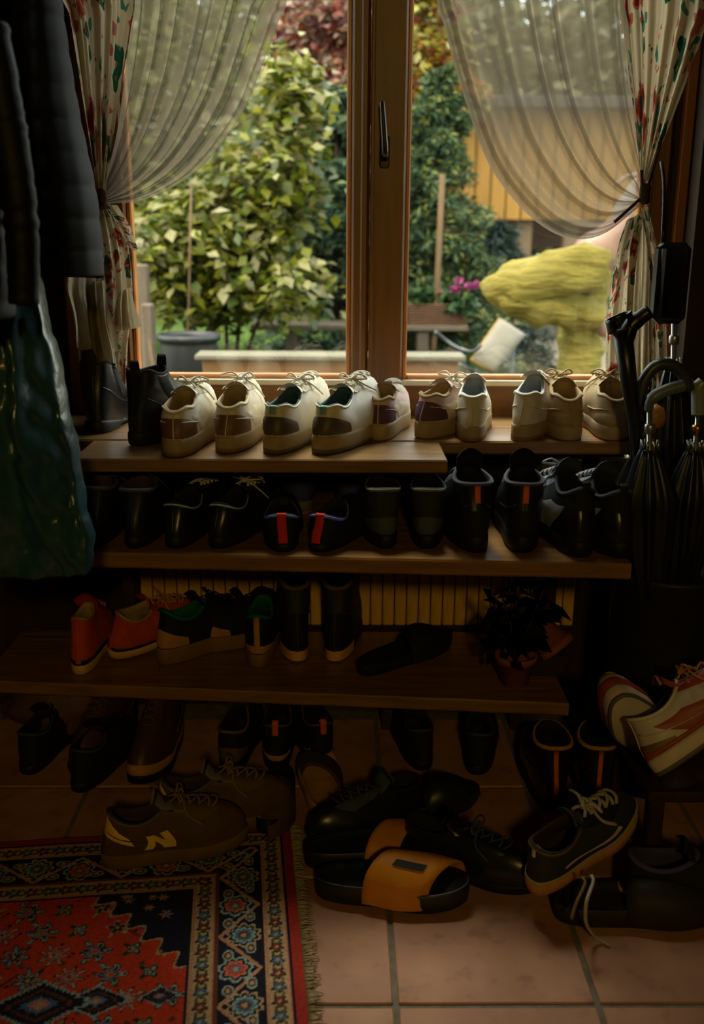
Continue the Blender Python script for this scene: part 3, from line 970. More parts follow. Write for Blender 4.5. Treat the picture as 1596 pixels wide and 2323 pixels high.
class Shoe:
    NPHI = 40
    def __init__(s, L=.285, W=.10, hh=.075, side=.052, hf=.085, yf=.46, toe=.055, sole=.03, heel=None, cw=.062,
                 lr=1, fat=1.0, slump=0.0, sag=0.0, point=.0, seed=0, instep=.42, spring=.012, y0=.012, notch=0.0):
        s.__dict__.update(locals()); del s.__dict__['s']
        if s.heel is None: s.heel = s.sole
    def zs(s, t):           # top of the sole along the length
        return s.sole + (s.heel-s.sole)*max(0, 1-t/.45) + s.spring*max(0, (t-.75)/.25)**2
    def zb(s, t):           # underside
        return s.spring*max(0, (t-.72)/.28)**2
    def out(s, phi, k=1.0):
        t = .5-.5*cos(phi)
        sp = abs(sin(phi))**.72*(1 if sin(phi) >= 0 else -1)
        w = s.W/2*prof(t)*(1-s.point*max(0, t-.6)/.4)
        x = sp*w*k - s.lr*s.W*.07*sin(pi*t)
        y = s.L*(.5+(t-.5)*(1+(k-1)*s.W/s.L))
        return x, y, t
    def rim(s, phi, k=1.0):
        c = .5-.5*cos(phi)
        x = abs(sin(phi))**.8*(1 if sin(phi) >= 0 else -1)*s.cw/2*k*(1-.25*c)
        y = s.y0+.004+(s.yf*s.L-s.y0-.004)*(.5+(c-.5)*k)
        z = s.hh+(s.hf-s.hh)*c - (min(s.hh, s.hf)-s.side)*sin(phi)**2 - s.slump*sin(phi)*.5
        pf = phi if phi < pi else phi-2*pi
        z += s.notch*(math.exp(-((abs(pf)-.75)/.35)**2)-.5*math.exp(-(pf/.35)**2))
        return Vector((x - s.lr*s.W*.03, y, z+s.heel))
    def S(s, v, phi, off=0.0):
        """point on the upper: v 0 at sole edge .. 1 at collar rim"""
        x, y, t = s.out(phi, .985)
        B = Vector((x, y, s.zs(t)))
        T = s.rim(phi)
        c = .5-.5*cos(phi)
        k = max(0, min(1, (c-.45)/.55)); k = k*k*(3-2*k)
        H = T.z-B.z
        P1 = B+Vector((x*.10*s.fat, 0, H*.38*(1-k)+s.toe*1.25*k))
        d = B.y-T.y
        P2 = T+Vector((x*.12*(1-k)*s.fat, 0, -H*.38*(1-k)))
        if k > 0:
            P2 = P2+Vector((0, d*s.instep*k, -(T.z-B.z-s.toe)*.62*k))
        u = 1-v
        p = B*u**3+P1*(3*u*u*v)+P2*(3*u*v*v)+T*v**3
        if off or s.sag:
            n = mnoise.noise(p*22+Vector((s.seed*7.1, 0, 0)))*(.0016+s.sag)*sin(pi*v)
            nn = Vector((p.x*2.2, (p.y-s.L*.35)*.5*(1 if c > .4 else 2), .02+.10*k*v))
            nn.normalize()
            p = p+nn*(n+off)
        return p

def shoe(name, label, cat, at, z, head, S, col, parts=(), group=None, rot=None, lift=0.0, mats=None, Y=None):
    """at: pixel of the middle of the heel's lower rear edge, on plane z; head in degrees (0 = toe to the window, + turns the toe to -X)"""
    p = P(at[0], at[1], z=z) if Y is None else P(at[0], at[1], Y=Y)
    r = thing(name, label, cat, (p.x, p.y, (z if Y is None else p.z)+lift+.0005), (0, 0, radians(head)) if rot is None else tuple(radians(a) for a in rot), group)
    N = S.NPHI
    G = lambda k: col.get(k)
    # sole
    rings = []
    ko = 1.05
    for (k, f) in ((.96, 0), (1.03, .12), (ko, .5), (ko-.005, .85), (1.0, 1.0)):
        for i in range(N):
            x, y, t = S.out(2*pi*i/N, k)
            zb_, zt_ = S.zb(t), S.zs(t)
            rings.append((x, y, zb_+(zt_-zb_)*f))
    fs = grid_faces(N, 5, True)
    fs.append(tuple(range(N))[::-1]); fs.append(tuple(4*N+i for i in range(N)))
    if 'heelblock' in parts:       # arch cut: lift the waist
        rings = [(x, y, max(zz, (S.heel*.55*max(0, 1-abs(y/S.L-.42)/.14)) if j < 2*N else zz)) for j, (x, y, zz) in enumerate(rings)]
    so = mk('sole', rings, fs, G('sole'), r)
    if 'outsole' in parts:
        rings = []
        for (k, f) in ((.97, -.02), (1.045, .0), (1.06, .22), (1.052, .24)):
            for i in range(N):
                x, y, t = S.out(2*pi*i/N, k)
                zb_, zt_ = S.zb(t), S.zs(t)
                rings.append((x, y, zb_+(zt_-zb_)*f+.0002))
        mk('outsole', rings, grid_faces(N, 4, True), G('outsole'), so)
    # upper with rolled collar, lining and insole
    V = 12
    vs = []
    for j in range(V):
        for i in range(N):
            vs.append(S.S(j/(V-1), 2*pi*i/N, .0001))
    up = mk('upper', vs, grid_faces(N, V, True), G('upper'), r)
    vs = []
    for (k, dz, fwd) in ((1.0, 0, 0), (1.02, .003, 0), (.95, .006, 0), (.86, .004, 0), (.84, -.012, 0), (.86, None, .5), (.86, 'b', 1)):
        for i in range(N):
            ph = 2*pi*i/N
            q = S.rim(ph, k)
            x, y, t = S.out(ph, .80)
            zb_ = S.zs(t)+.004
            if dz is None: q = Vector((q.x*.5+x*.45, q.y+max(0, t-.5)*S.L*.22, q.z*.35+zb_*.65))
            elif dz == 'b': q = Vector((x*.9, min(y, S.yf*S.L+.07) if t > .5 else max(y, S.y0+.006), zb_))
            else: q = q+Vector((0, 0, dz))
            vs.append(q)
    fs = grid_faces(N, 7, True); fs.append(tuple(6*N+i for i in range(N)))
    mk('lining', vs, fs, G('lining') or m_lin, r)
    def strip(nm, v0, v1, p0, p1, m, nv=6, nph=10, off=.0016, f=None):
        vv = []
        for j in range(nv):
            for i in range(nph):
                a, b = i/(nph-1), j/(nv-1)
                ph = p0+(p1-p0)*a; v = v0+(v1-v0)*b
                if f: v, ph = f(v, ph, a, b)
                e = 0 if (i in (0, nph-1) or j in (0, nv-1)) else off
                vv.append(S.S(v, ph, e+.0007))
        return mk(nm, vv, grid_faces(nph, nv), m, up)
    if G('trim'):
        MB().tube([S.rim(2*pi*i/N)+Vector((0, 0, .001)) for i in range(N+1)], G('trimr') or .0032, 6, cap=False).build('collar_trim', G('trim'), up, True)
    if G('counter'):
        strip('heel_counter', G('cv0') or .02, G('ch') or .62, -1.0, 1.0, G('counter'), f=lambda v, ph, a, b: (v*(1-.45*abs(2*a-1)**2), ph))
    if G('toecap'):
        strip('toe_cap', .0, .42, pi-.95, pi+.95, G('toecap'), 7, 14, f=lambda v, ph, a, b: (v*(1-.6*abs(2*a-1)**2), ph))
    if G('overlay'):
        for sg in (-1, 1):
            strip('side_panel', .03, .72, sg*1.25, sg*2.1, G('overlay'), 7, 8, f=lambda v, ph, a, b: (v, ph-(b*.35 if ph > 0 else -b*.35)))
    if G('stripe'):
        ns = G('stripes') or 1
        for sg in (-1, 1):
            for q in range(ns):
                a0 = 1.2+q*.26
                strip('side_stripe', .12, .82, sg*a0, sg*(a0+.13), G('stripe'), 7, 4, .0022, f=lambda v, ph, a, b: (v, ph+(.45*b if ph > 0 else -.45*b)))
    if G('foxing'):    # coloured strip round the side, above the sole
        vv = []
        for j, (v, e) in enumerate(((0, .001), (.03, .0035), (.09, .0035), (.12, .001))):
            for i in range(N): vv.append(S.S(v, 2*pi*i/N, e))
        mk('foxing', vv, grid_faces(N, 4, True), G('foxing'), up)
    if G('tab'):       # upright strip at the heel with a loop on top
        w = G('tabw') or .016
        pts = [S.S(v, 0, .002) for v in np.linspace(G('tab0') or .05, 1, 7)]
        top = S.rim(0)
        lp = G('loop') or .012
        pts += [top+Vector((0, -.003, lp*.6)), top+Vector((0, .004, lp)), top+Vector((0, .012, lp*.4)), top+Vector((0, .012, -.012))]
        vv = []
        for p in pts:
            for dx, dy in ((-w/2, .0), (-w/2+.001, -.0016), (w/2-.001, -.0016), (w/2, .0)):
                vv.append(p+Vector((dx, dy, 0)))
        mk('heel_loop', vv, grid_faces(4, len(pts)), G('tab'), r)
    if 'tongue' in parts:
        th = G('th') or .03
        vv = []
        q0 = S.rim(pi)
        for j in range(8):
            b = j/7
            base = S.S(.70+.30*min(1, b*2), pi, -.004) if b < .5 else q0+Vector((0, -.010-.016*(b-.5)*2, th*(b-.5)*2))
            w = .021+.007*b
            for i in range(9):
                a = -1+2*i/8
                vv.append(base+Vector((a*w, .007*(1-a*a)*(1 if b > .4 else .4)-.004*b, -.007*a*a-(.010*a*a*max(0, b-.8)*5))))
        n_ = len(vv)
        vv += [p+Vector((0, -.006, .0015)) for p in vv]
        f1 = grid_faces(9, 8); f2 = [tuple(n_+i for i in reversed(f)) for f in f1]
        ed = [i for i in range(9)]+[9*j+8 for j in range(1, 8)]+[63-i+7-0 for i in range(0)]
        mk('tongue', vv, f1+f2+[(9*7+i+1, 9*7+i, n_+9*7+i, n_+9*7+i+1) for i in range(8)]+[(9*j, 9*(j+1), n_+9*(j+1), n_+9*j) for j in range(7)]+[(9*(j+1)+8, 9*j+8, n_+9*j+8, n_+9*(j+1)+8) for j in range(7)],
           G('tongue') or G('upper'), r)
    if 'eyestay' in parts:
        for sg in (-1, 1):
            strip('eyestay', .48, .97, pi-sg*.30, pi-sg*.85, G('stay') or G('upper'), 8, 5, .003)
    if 'lace' in parts:
        nb = G('nlace') or 5
        lm = G('lace') or m_lace
        lr_ = G('lr') or .0026
        m = MB()
        wph = .42
        for q in range(nb):
            v = .56+.36*q/(nb-1)
            e = .006
            dv = .05
            for sg in ((1, -1) if q else (0,)):
                pts = [S.S(v-dv*sg*a, pi+wph*a, e+.004*(1-a*a)+(.002 if sg > 0 else 0)) for a in (-1, -.5, 0, .5, 1)]
                m.tube(spline(pts, 9), lr_, 6, .6)
        v = S.S(.93, pi, .012)
        if 'bow' in parts:
            rs = random.Random(S.seed)
            for sg in (-1, 1):
                a1, a2 = rs.uniform(.02, .035), rs.uniform(.0, .02)
                m.tube(spline([v, v+Vector((sg*.018, .006, .012)), v+Vector((sg*a1*1.3, .010, .004)), v+Vector((sg*.022, .016, .0)), v], 16), lr_, 6, .7)
                e1 = S.S(.72, pi+sg*.75, .007); e2 = S.S(.42, pi+sg*(.9+a2*10), .006)
                m.tube(spline([v, v+Vector((sg*.010, .014, .006)), e1, e2], 14), lr_, 6, .7)
            m.lathe([(.001, -.005), (.006, -.003), (.006, .003), (.001, .005)], 8, Matrix.Translation(v))
        m.build('lace', lm, r, True)
    if 'pull' in parts:   # free-standing leather loops front and back of a slip-on boot
        for ph, d in ((0, -1), (pi, 1)):
            q = S.rim(ph)
            m = MB()
            H = .030
            pts = [q+Vector((0, d*.003, -.02)), q+Vector((0, d*.003, H*.6)), q+Vector((0, 0, H)), q+Vector((0, -d*.006, H*.6)), q+Vector((0, -d*.008, -.015))]
            sp = spline(pts, 14); vv = []
            for p in sp: vv += [p+Vector((-.009, 0, 0)), p+Vector((.009, 0, 0))]
            mk('pull_loop', vv, grid_faces(2, 14), G('pull') or G('upper'), r)
    if 'gore' in parts:
        for sg in (-1, 1):
            strip('elastic_gore', .45, .98, sg*(pi/2-.45), sg*(pi/2+.45), G('gore'), 7, 8, .0018, f=lambda v, ph, a, b: (v, (pi/2*(1 if ph > 0 else -1))+(ph-pi/2*(1 if ph > 0 else -1))*(.25+.75*b)))
    if 'seam' in parts:
        m = MB()
        m.tube([S.S(v, 0, .001) for v in np.linspace(.02, 1, 10)], .0016, 5)
        for sg in (-1, 1):
            m.tube([S.S(.62-.3*a, sg*(.3+1.3*a), .001) for a in np.linspace(0, 1, 12)], .0016, 5)
        m.build('seam', G('seam') or G('upper'), up, True)
    r['S'] = 0
    del r['S']
    r_strip[r.name] = strip
    return r
r_strip = {}

m_lin = mat('lining_dark', (30, 28, 26), .95, .2, 40, .2)
m_lace = mat('lace_white', (190, 184, 168), .8, .1, 60, .2)
def fab(n, rgb, **k): return mat(n, rgb, k.pop('rough', .8), k.pop('var', .14), k.pop('scale', 40), k.pop('bump', .25), **k)
def lea(n, rgb, **k): return mat(n, rgb, k.pop('rough', .34), k.pop('var', .12), k.pop('scale', 24), k.pop('bump', .15), spec=k.pop('spec', .5), **k)

white = lea('white_leather', (214, 206, 186), rough=.5)
white2 = fab('off_white_knit', (206, 196, 172))
tan_heel = lea('tan_heel', (112, 80, 34), rough=.5)
cream = fab('cream_suede', (160, 138, 100))
pinkish = fab('pale_pink', (200, 176, 170))
plum = fab('plum_panel', (92, 62, 84))
soleW = mat('sole_white_shaded', (158, 138, 100), .6, .1, 30, .1)  # white soles tinted tan, painting in the shade on the heel side
soleT = mat('sole_tan', (130, 98, 52), .6, .15, 30, .1)
soleY = mat('sole_cream', (212, 170, 92), .6, .12, 30, .1)
soleB = mat('sole_black', (22, 22, 20), .6, .2, 30, .15)
soleG = mat('sole_grey', (96, 92, 78), .6, .15, 30, .15)
blackL = lea('black_leather', (26, 28, 28), rough=.3)
blackF = fab('black_fabric', (24, 24, 26))
blueD = fab('navy_mesh', (52, 58, 116))
blueB = fab('bright_blue_mesh', (92, 116, 220))  # blue trim, made brighter in colour to stand for rim light
red = fab('red_tape', (206, 44, 26))
mint = fab('mint_cord', (120, 170, 158))
greyM = fab('grey_mesh', (70, 76, 82))
teal = fab('teal_lining', (14, 92, 76))
orangeC = fab('orange_canvas', (196, 74, 34))
olive = fab('olive_suede', (92, 74, 30))
yellowL = lea('yellow_leather', (232, 190, 52), rough=.5)
yellowG = fab('mustard_panel', (150, 140, 50))
brownL = lea('brown_leather', (74, 46, 26), rough=.5)
tan = fab('tan_trim', (180, 130, 66))
orangeT = mat('orange_tag', (210, 96, 24), .6)
purpleB = fab('purple_brown', (66, 50, 62))
slate = fab('slate_fabric', (60, 66, 80))
silver = lea('silver_panel', (150, 160, 176), rough=.3)

HS = H_SILL
G1 = 'shoes on the windowsill'
# ---- top row, on the sill
bS = dict(L=.285, W=.098, hh=.122, side=.114, hf=.122, yf=.40, toe=.055, sole=.010, heel=.030, notch=.006, cw=.085, instep=.10, y0=.008)
c = dict(th=.012, sole=soleB, upper=blackL, lining=m_lin, gore=mat('elastic', (24, 24, 22), .9, .3, 120, .5, stretch=(1, 1, 6)), pull=fab('pull_tab', (34, 34, 26)))
for lab, at, hd, lr in (('black leather pull-on ankle boot standing nearest the hanging coats', (217, 985), -4, 1),
                        ('black leather pull-on ankle boot beside the worn white trainers', (303, 1012), -24, -1)):
    shoe('ankle_boot', lab, 'boot', at, HS, hd, Shoe(lr=lr, seed=lr+3, **bS), c, ('heelblock', 'gore', 'pull', 'seam'), G1)
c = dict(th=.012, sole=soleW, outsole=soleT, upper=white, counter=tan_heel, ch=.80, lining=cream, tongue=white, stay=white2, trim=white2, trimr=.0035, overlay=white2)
shoe('sneaker', 'worn white trainer with tan heel next to the black ankle boots', 'shoe', (395, 1037), HS, -6, Shoe(L=.30, W=.100, hh=0.054, side=0.046, hf=0.080, sole=.034, notch=.006, cw=.068, toe=.075, lr=1, seed=1, sag=.002), c, ('outsole', 'tongue', 'eyestay', 'lace', 'bow', 'seam'), G1)
shoe('sneaker', 'worn white trainer with tan heel and a lace end sticking up', 'shoe', (512, 1028), HS, -5, Shoe(L=.30, W=.100, hh=0.056, side=0.046, hf=0.084, sole=.034, notch=.006, cw=.068, toe=.078, lr=-1, seed=2, sag=.002), c, ('outsole', 'tongue', 'eyestay', 'lace', 'bow', 'seam'), G1)
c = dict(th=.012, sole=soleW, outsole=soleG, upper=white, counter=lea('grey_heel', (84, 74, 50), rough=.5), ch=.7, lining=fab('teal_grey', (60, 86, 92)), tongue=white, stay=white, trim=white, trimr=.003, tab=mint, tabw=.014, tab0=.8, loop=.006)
shoe('sneaker', 'bulky white trainer with grey-blue inside and one upright lace loop', 'shoe', (617, 1030), HS, -19, Shoe(L=.305, W=.102, hh=0.058, side=0.041, hf=0.080, sole=.036, notch=.006, cw=.066, toe=.088, lr=1, seed=3), c, ('outsole', 'tongue', 'eyestay', 'lace', 'bow'), G1)
shoe('sneaker', 'bulky white trainer with grey-blue inside and big round toe by the mullion', 'shoe', (724, 1030), HS, -22, Shoe(L=.31, W=.104, hh=0.058, side=0.041, hf=0.080, sole=.036, notch=.006, cw=.066, toe=.092, lr=-1, seed=4), c, ('outsole', 'tongue', 'eyestay', 'lace', 'bow'), G1)
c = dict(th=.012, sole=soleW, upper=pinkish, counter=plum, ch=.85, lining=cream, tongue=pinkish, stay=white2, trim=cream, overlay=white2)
shoe('sneaker', 'pale pink running shoe with plum heel below the mullion', 'shoe', (856, 1001), HS, -14, Shoe(L=.26, W=.090, hh=0.051, side=0.040, hf=0.068, sole=.036, notch=.006, cw=.06, toe=.045, lr=1, seed=5), c, ('tongue', 'eyestay', 'lace', 'seam'), G1)
shoe('sneaker', 'pale pink running shoe with plum heel and a loose lace end', 'shoe', (951, 996), HS, -34, Shoe(L=.26, W=.090, hh=0.054, side=0.042, hf=0.072, sole=.038, notch=.006, cw=.06, toe=.045, lr=-1, seed=6), c, ('tongue', 'eyestay', 'lace', 'bow', 'seam'), G1)
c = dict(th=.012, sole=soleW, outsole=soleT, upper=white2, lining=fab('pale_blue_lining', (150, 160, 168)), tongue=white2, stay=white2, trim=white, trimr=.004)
shoe('sneaker', 'cream knitted trainer with pale blue inside nearer the pink pair', 'shoe', (1068, 1003), HS, -10, Shoe(L=.27, W=.088, hh=0.061, side=0.045, hf=0.088, sole=.034, notch=.006, cw=.064, toe=.045, lr=1, seed=7), c, ('outsole', 'tongue', 'lace', 'seam'), G1)
shoe('sneaker', 'cream knitted trainer with pale blue inside next to the beige pair', 'shoe', (1176, 1001), HS, -24, Shoe(L=.27, W=.090, hh=0.064, side=0.046, hf=0.094, sole=.036, notch=.006, cw=.064, toe=.045, lr=-1, seed=8), c, ('outsole', 'tongue', 'lace', 'seam'), G1)
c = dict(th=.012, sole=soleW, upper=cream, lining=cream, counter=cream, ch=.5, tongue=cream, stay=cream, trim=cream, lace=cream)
shoe('sneaker', 'chunky beige court shoe beside the cream knitted trainers', 'shoe', (1293, 1001), HS, -2, Shoe(L=.28, W=.108, hh=0.054, side=0.050, hf=0.080, sole=.032, notch=.006, cw=.074, toe=.072, lr=1, seed=9), c, ('tongue', 'eyestay', 'lace', 'bow', 'seam'), G1)
shoe('sneaker', 'chunky beige court shoe next to the umbrella handles', 'shoe', (1392, 1001), HS, -4, Shoe(L=.28, W=.108, hh=0.054, side=0.050, hf=0.080, sole=.032, notch=.006, cw=.074, toe=.072, lr=-1, seed=10), c, ('tongue', 'eyestay', 'lace', 'bow', 'seam'), G1)

# ---- second row, on the upper rack board
G2 = 'shoes on the upper rack board'
c = dict(sole=soleB, upper=blackL, lining=purpleB, tongue=purpleB, stay=blackL, trim=slate, trimr=.004, lace=slate, th=.010)
for lab, at, hd, lr in (('black lace-up boot nearest the green raincoat', (212, 1240), -6, 1), ('black lace-up boot beside the low black shoes', (300, 1246), -4, -1)):
    shoe('laced_boot', lab, 'boot', at, H_A, hd, Shoe(L=.28, W=.083, hh=.090, side=.082, hf=.100, yf=.40, sole=.02, heel=.024, cw=.078, toe=.052, instep=.15, lr=lr, seed=11+lr), c, ('tongue', 'eyestay', 'lace', 'bow', 'seam'), G2)
c = dict(sole=soleB, upper=blackL, lining=m_lin, tongue=blackL, stay=blackL, trim=fab('rim_light_trim', (150, 184, 184)), trimr=.0022, th=.012)  # rim light on the collar edge, painted as pale trim
for lab, at, hd, lr in (('plain low black shoe with painted rim light beside the laced boots', (392, 1246), -14, 1), ('plain low black shoe with painted rim light and grey lace end', (487, 1246), -18, -1)):
    shoe('low_shoe', lab, 'shoe', at, H_A, hd, Shoe(L=.28, W=.088, hh=.062, side=.042, hf=.072, sole=.024, cw=.072, toe=.048, lr=lr, seed=14+lr), c, ('tongue', 'eyestay', 'lace', 'seam') + (('bow',) if lr < 0 else ()), G2)
c = dict(sole=soleG, outsole=soleT, upper=blueD, lining=m_lin, tongue=greyM, stay=blueB, trim=blueB, trimr=.005, stripe=blueB, stripes=2, counter=blueD, lace=greyM)
shoe('running_shoe', 'navy and blue running shoe behind the red-looped shoes', 'shoe', (686, 1168), H_A, 6, Shoe(L=.27, W=.098, hh=.055, side=.042, hf=.075, sole=.03, cw=.07, toe=.045, lr=1, seed=17), c, ('outsole', 'tongue', 'eyestay', 'lace'), G2)
shoe('running_shoe', 'navy and blue running shoe beside the mint-laced hiking shoes', 'shoe', (790, 1160), H_A, -4, Shoe(L=.27, W=.098, hh=.060, side=.046, hf=.080, sole=.03, cw=.07, toe=.045, lr=-1, seed=18), c, ('outsole', 'tongue', 'eyestay', 'lace'), G2)
c = dict(sole=soleB, upper=blackF, lining=m_lin, trim=blueB, trimr=.0032, tab=red, tabw=.018, tab0=.02, loop=.006)
for lab, at, hd, lr in (('black slip-on with blue piping and red heel tape, collar upright', (642, 1254), 2, 1), ('black slip-on with blue piping, red heel tape and splayed collar', (716, 1254), -22, -1)):
    shoe('slip_on_shoe', lab, 'shoe', at, H_A, hd, Shoe(L=.255, W=.092, hh=.052, side=.034, hf=.060, sole=.018, cw=.076, toe=.04, lr=lr, seed=19+lr), c, (), G2)
c = dict(sole=soleB, upper=fab('charcoal_nubuck', (38, 42, 42)), counter=greyM, ch=.4, lining=blackF, tongue=blackF, stay=purpleB, trim=fab('grey_rim', (110, 120, 120)), trimr=.0035, lace=mint, nlace=6, th=.010)
for lab, at, hd, lr in (('charcoal hiking shoe with mint laces behind the red-looped slip-on', (877, 1246), 5, 1), ('charcoal hiking shoe with mint lace loop beside the tall dark boots', (966, 1246), -3, -1)):
    shoe('hiking_shoe', lab, 'shoe', at, H_A, hd, Shoe(L=.28, W=.086, hh=.088, side=.080, hf=.098, yf=.38, sole=.028, cw=.076, toe=.05, instep=.15, lr=lr, seed=22+lr), c, ('tongue', 'eyestay', 'lace') + (('bow',) if lr < 0 else ()), G2)
c = dict(sole=soleB, upper=blackL, counter=blackF, ch=.5, lining=blackF, tongue=blackF, stay=slate, trim=slate, trimr=.004, tab=orangeT, tabw=.012, tab0=.66, loop=.001, lace=slate, th=.045)
for lab, at, hd, lr in (('tall black walking boot with orange mark beside the mint-laced shoes', (1084, 1256), 5, 1), ('tall black walking boot with orange mark nearer the black and silver pair', (1184, 1256), -4, -1)):
    shoe('walking_boot', lab, 'boot', at, H_A, hd, Shoe(L=.29, W=.094, hh=.100, side=.095, hf=.112, yf=.42, sole=.034, cw=.084, toe=.055, instep=.12, lr=lr, seed=25+lr), c, ('tongue', 'eyestay', 'lace', 'seam'), G2)
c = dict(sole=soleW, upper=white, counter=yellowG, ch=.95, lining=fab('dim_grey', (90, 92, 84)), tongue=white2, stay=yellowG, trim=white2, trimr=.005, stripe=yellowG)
shoe('sneaker', 'white and mustard trainer at the back beside the tall boots', 'shoe', (1288, 1150), H_A, -4, Shoe(L=.28, W=.108, hh=.062, side=.050, hf=.078, sole=.045, cw=.078, toe=.05, lr=1, seed=28), c, ('tongue', 'eyestay', 'lace'), G2)
shoe('sneaker', 'white and mustard trainer at the back nearest the umbrellas', 'shoe', (1385, 1140), H_A, -10, Shoe(L=.28, W=.100, hh=.058, side=.048, hf=.074, sole=.042, cw=.072, toe=.05, lr=-1, seed=29), c, ('tongue', 'eyestay', 'lace', 'bow'), G2)
c = dict(sole=soleB, upper=blackF, counter=blackL, ch=.6, lining=m_lin, tongue=slate, stay=silver, overlay=silver, trim=slate, lace=silver, trimr=.0035, tab=blackF, loop=.016)
shoe('running_shoe', 'black and silver running shoe in front of the mustard trainers', 'shoe', (1322, 1266), H_A, 10, Shoe(L=.285, W=.100, hh=.102, side=.075, hf=.115, sole=.032, cw=.07, toe=.05, lr=-1, seed=30), c, ('tongue', 'eyestay', 'lace', 'bow'), G2)
shoe('running_shoe', 'black and silver running shoe at the umbrella end of the board', 'shoe', (1413, 1268), H_A, 9, Shoe(L=.285, W=.100, hh=.098, side=.072, hf=.108, sole=.032, cw=.07, toe=.05, lr=1, seed=31), c, ('tongue', 'eyestay', 'lace'), G2)

# ---- third row, on the lower rack board
G3 = 'shoes on the lower rack board'
c = dict(sole=soleY, upper=orangeC, lining=cream, tongue=orangeC, stay=orangeC, foxing=fab('navy_line', (40, 30, 40)), counter=orangeC, ch=.4, tab=orangeC, tabw=.012, loop=.004, lace=tan)
shoe('canvas_shoe', 'orange canvas shoe with cream sole, heel to the room', 'shoe', (180, 1532), H_B, -3, Shoe(L=.25, W=.080, hh=.105, side=.09, hf=.11, sole=.022, cw=.050, toe=.04, lr=1, seed=32, fat=.4), c, ('tongue', 'eyestay', 'lace'), G3)
shoe('canvas_shoe', 'orange canvas shoe with cream sole leaning on its side', 'shoe', (250, 1500), H_B, -38, Shoe(L=.25, W=.088, hh=.095, side=.07, hf=.09, sole=.022, cw=.066, toe=.04, lr=-1, seed=33), c, ('tongue', 'eyestay', 'lace', 'bow'), G3, rot=(6, 16, -42), lift=.010)
c = dict(sole=soleT, upper=blackF, lining=teal, tongue=blackF, stay=blackF, trim=teal, trimr=.005, counter=tan, ch=.5, lace=blackF)
shoe('running_shoe', 'black running shoe with teal lining and curved tan sole', 'shoe', (362, 1508), H_B, -46, Shoe(L=.28, W=.096, hh=.088, side=.06, hf=.085, sole=.040, cw=.070, toe=.045, lr=1, seed=34), c, ('tongue', 'eyestay', 'lace', 'bow'), G3)
shoe('running_shoe', 'black running shoe with tan sole lying behind its partner', 'shoe', (455, 1478), H_B, -58, Shoe(L=.27, W=.090, hh=.075, side=.05, hf=.075, sole=.038, cw=.070, toe=.042, lr=-1, seed=35), dict(c, lining=m_lin, trim=blackF), ('tongue', 'eyestay', 'lace'), G3)
shoe('running_shoe', 'black running shoe with an upright tan heel strip', 'shoe', (584, 1516), H_B, -4, Shoe(L=.28, W=.092, hh=.088, side=.065, hf=.10, sole=.032, cw=.062, toe=.045, lr=1, seed=36), dict(c, tab=tan, tabw=.013, loop=.002, counter=tan, ch=.22), ('tongue', 'lace', 'eyestay'), G3)
c = dict(sole=soleB, upper=lea('black_brown', (32, 28, 22), rough=.6), lining=m_lin, tongue=blackF, stay=brownL, trim=olive, trimr=.006, foxing=None, lace=blackF, counter=blackF, seam=brownL)
for k, (lab, at, hd, lr) in enumerate((('high dark lace-up boot with pale heel band beside the tan strip shoe', (676, 1503), 6, 1), ('high dark lace-up boot with pale heel band beside the black slipper', (757, 1503), -7, -1))):
    S_ = Shoe(L=.285, W=.086, hh=.145, side=.14, hf=.225, yf=.46, sole=.03, cw=.080, toe=.06, instep=.10, lr=lr, seed=37+k)
    b = shoe('high_boot', lab, 'boot', at, H_B, hd, S_, c, ('tongue', 'lace', 'eyestay', 'seam'), G3)
    vv = []
    for f_ in (.1, .9):
        for i in range(11):
            x, y, t = S_.out(-1.1+2.2*i/10, 1.075); vv.append((x, y, S_.heel*f_+.001))
    mk('heel_band', vv, grid_faces(11, 2), mat('band_amber', (222, 160, 78), .6, .15, 30, .1), b)

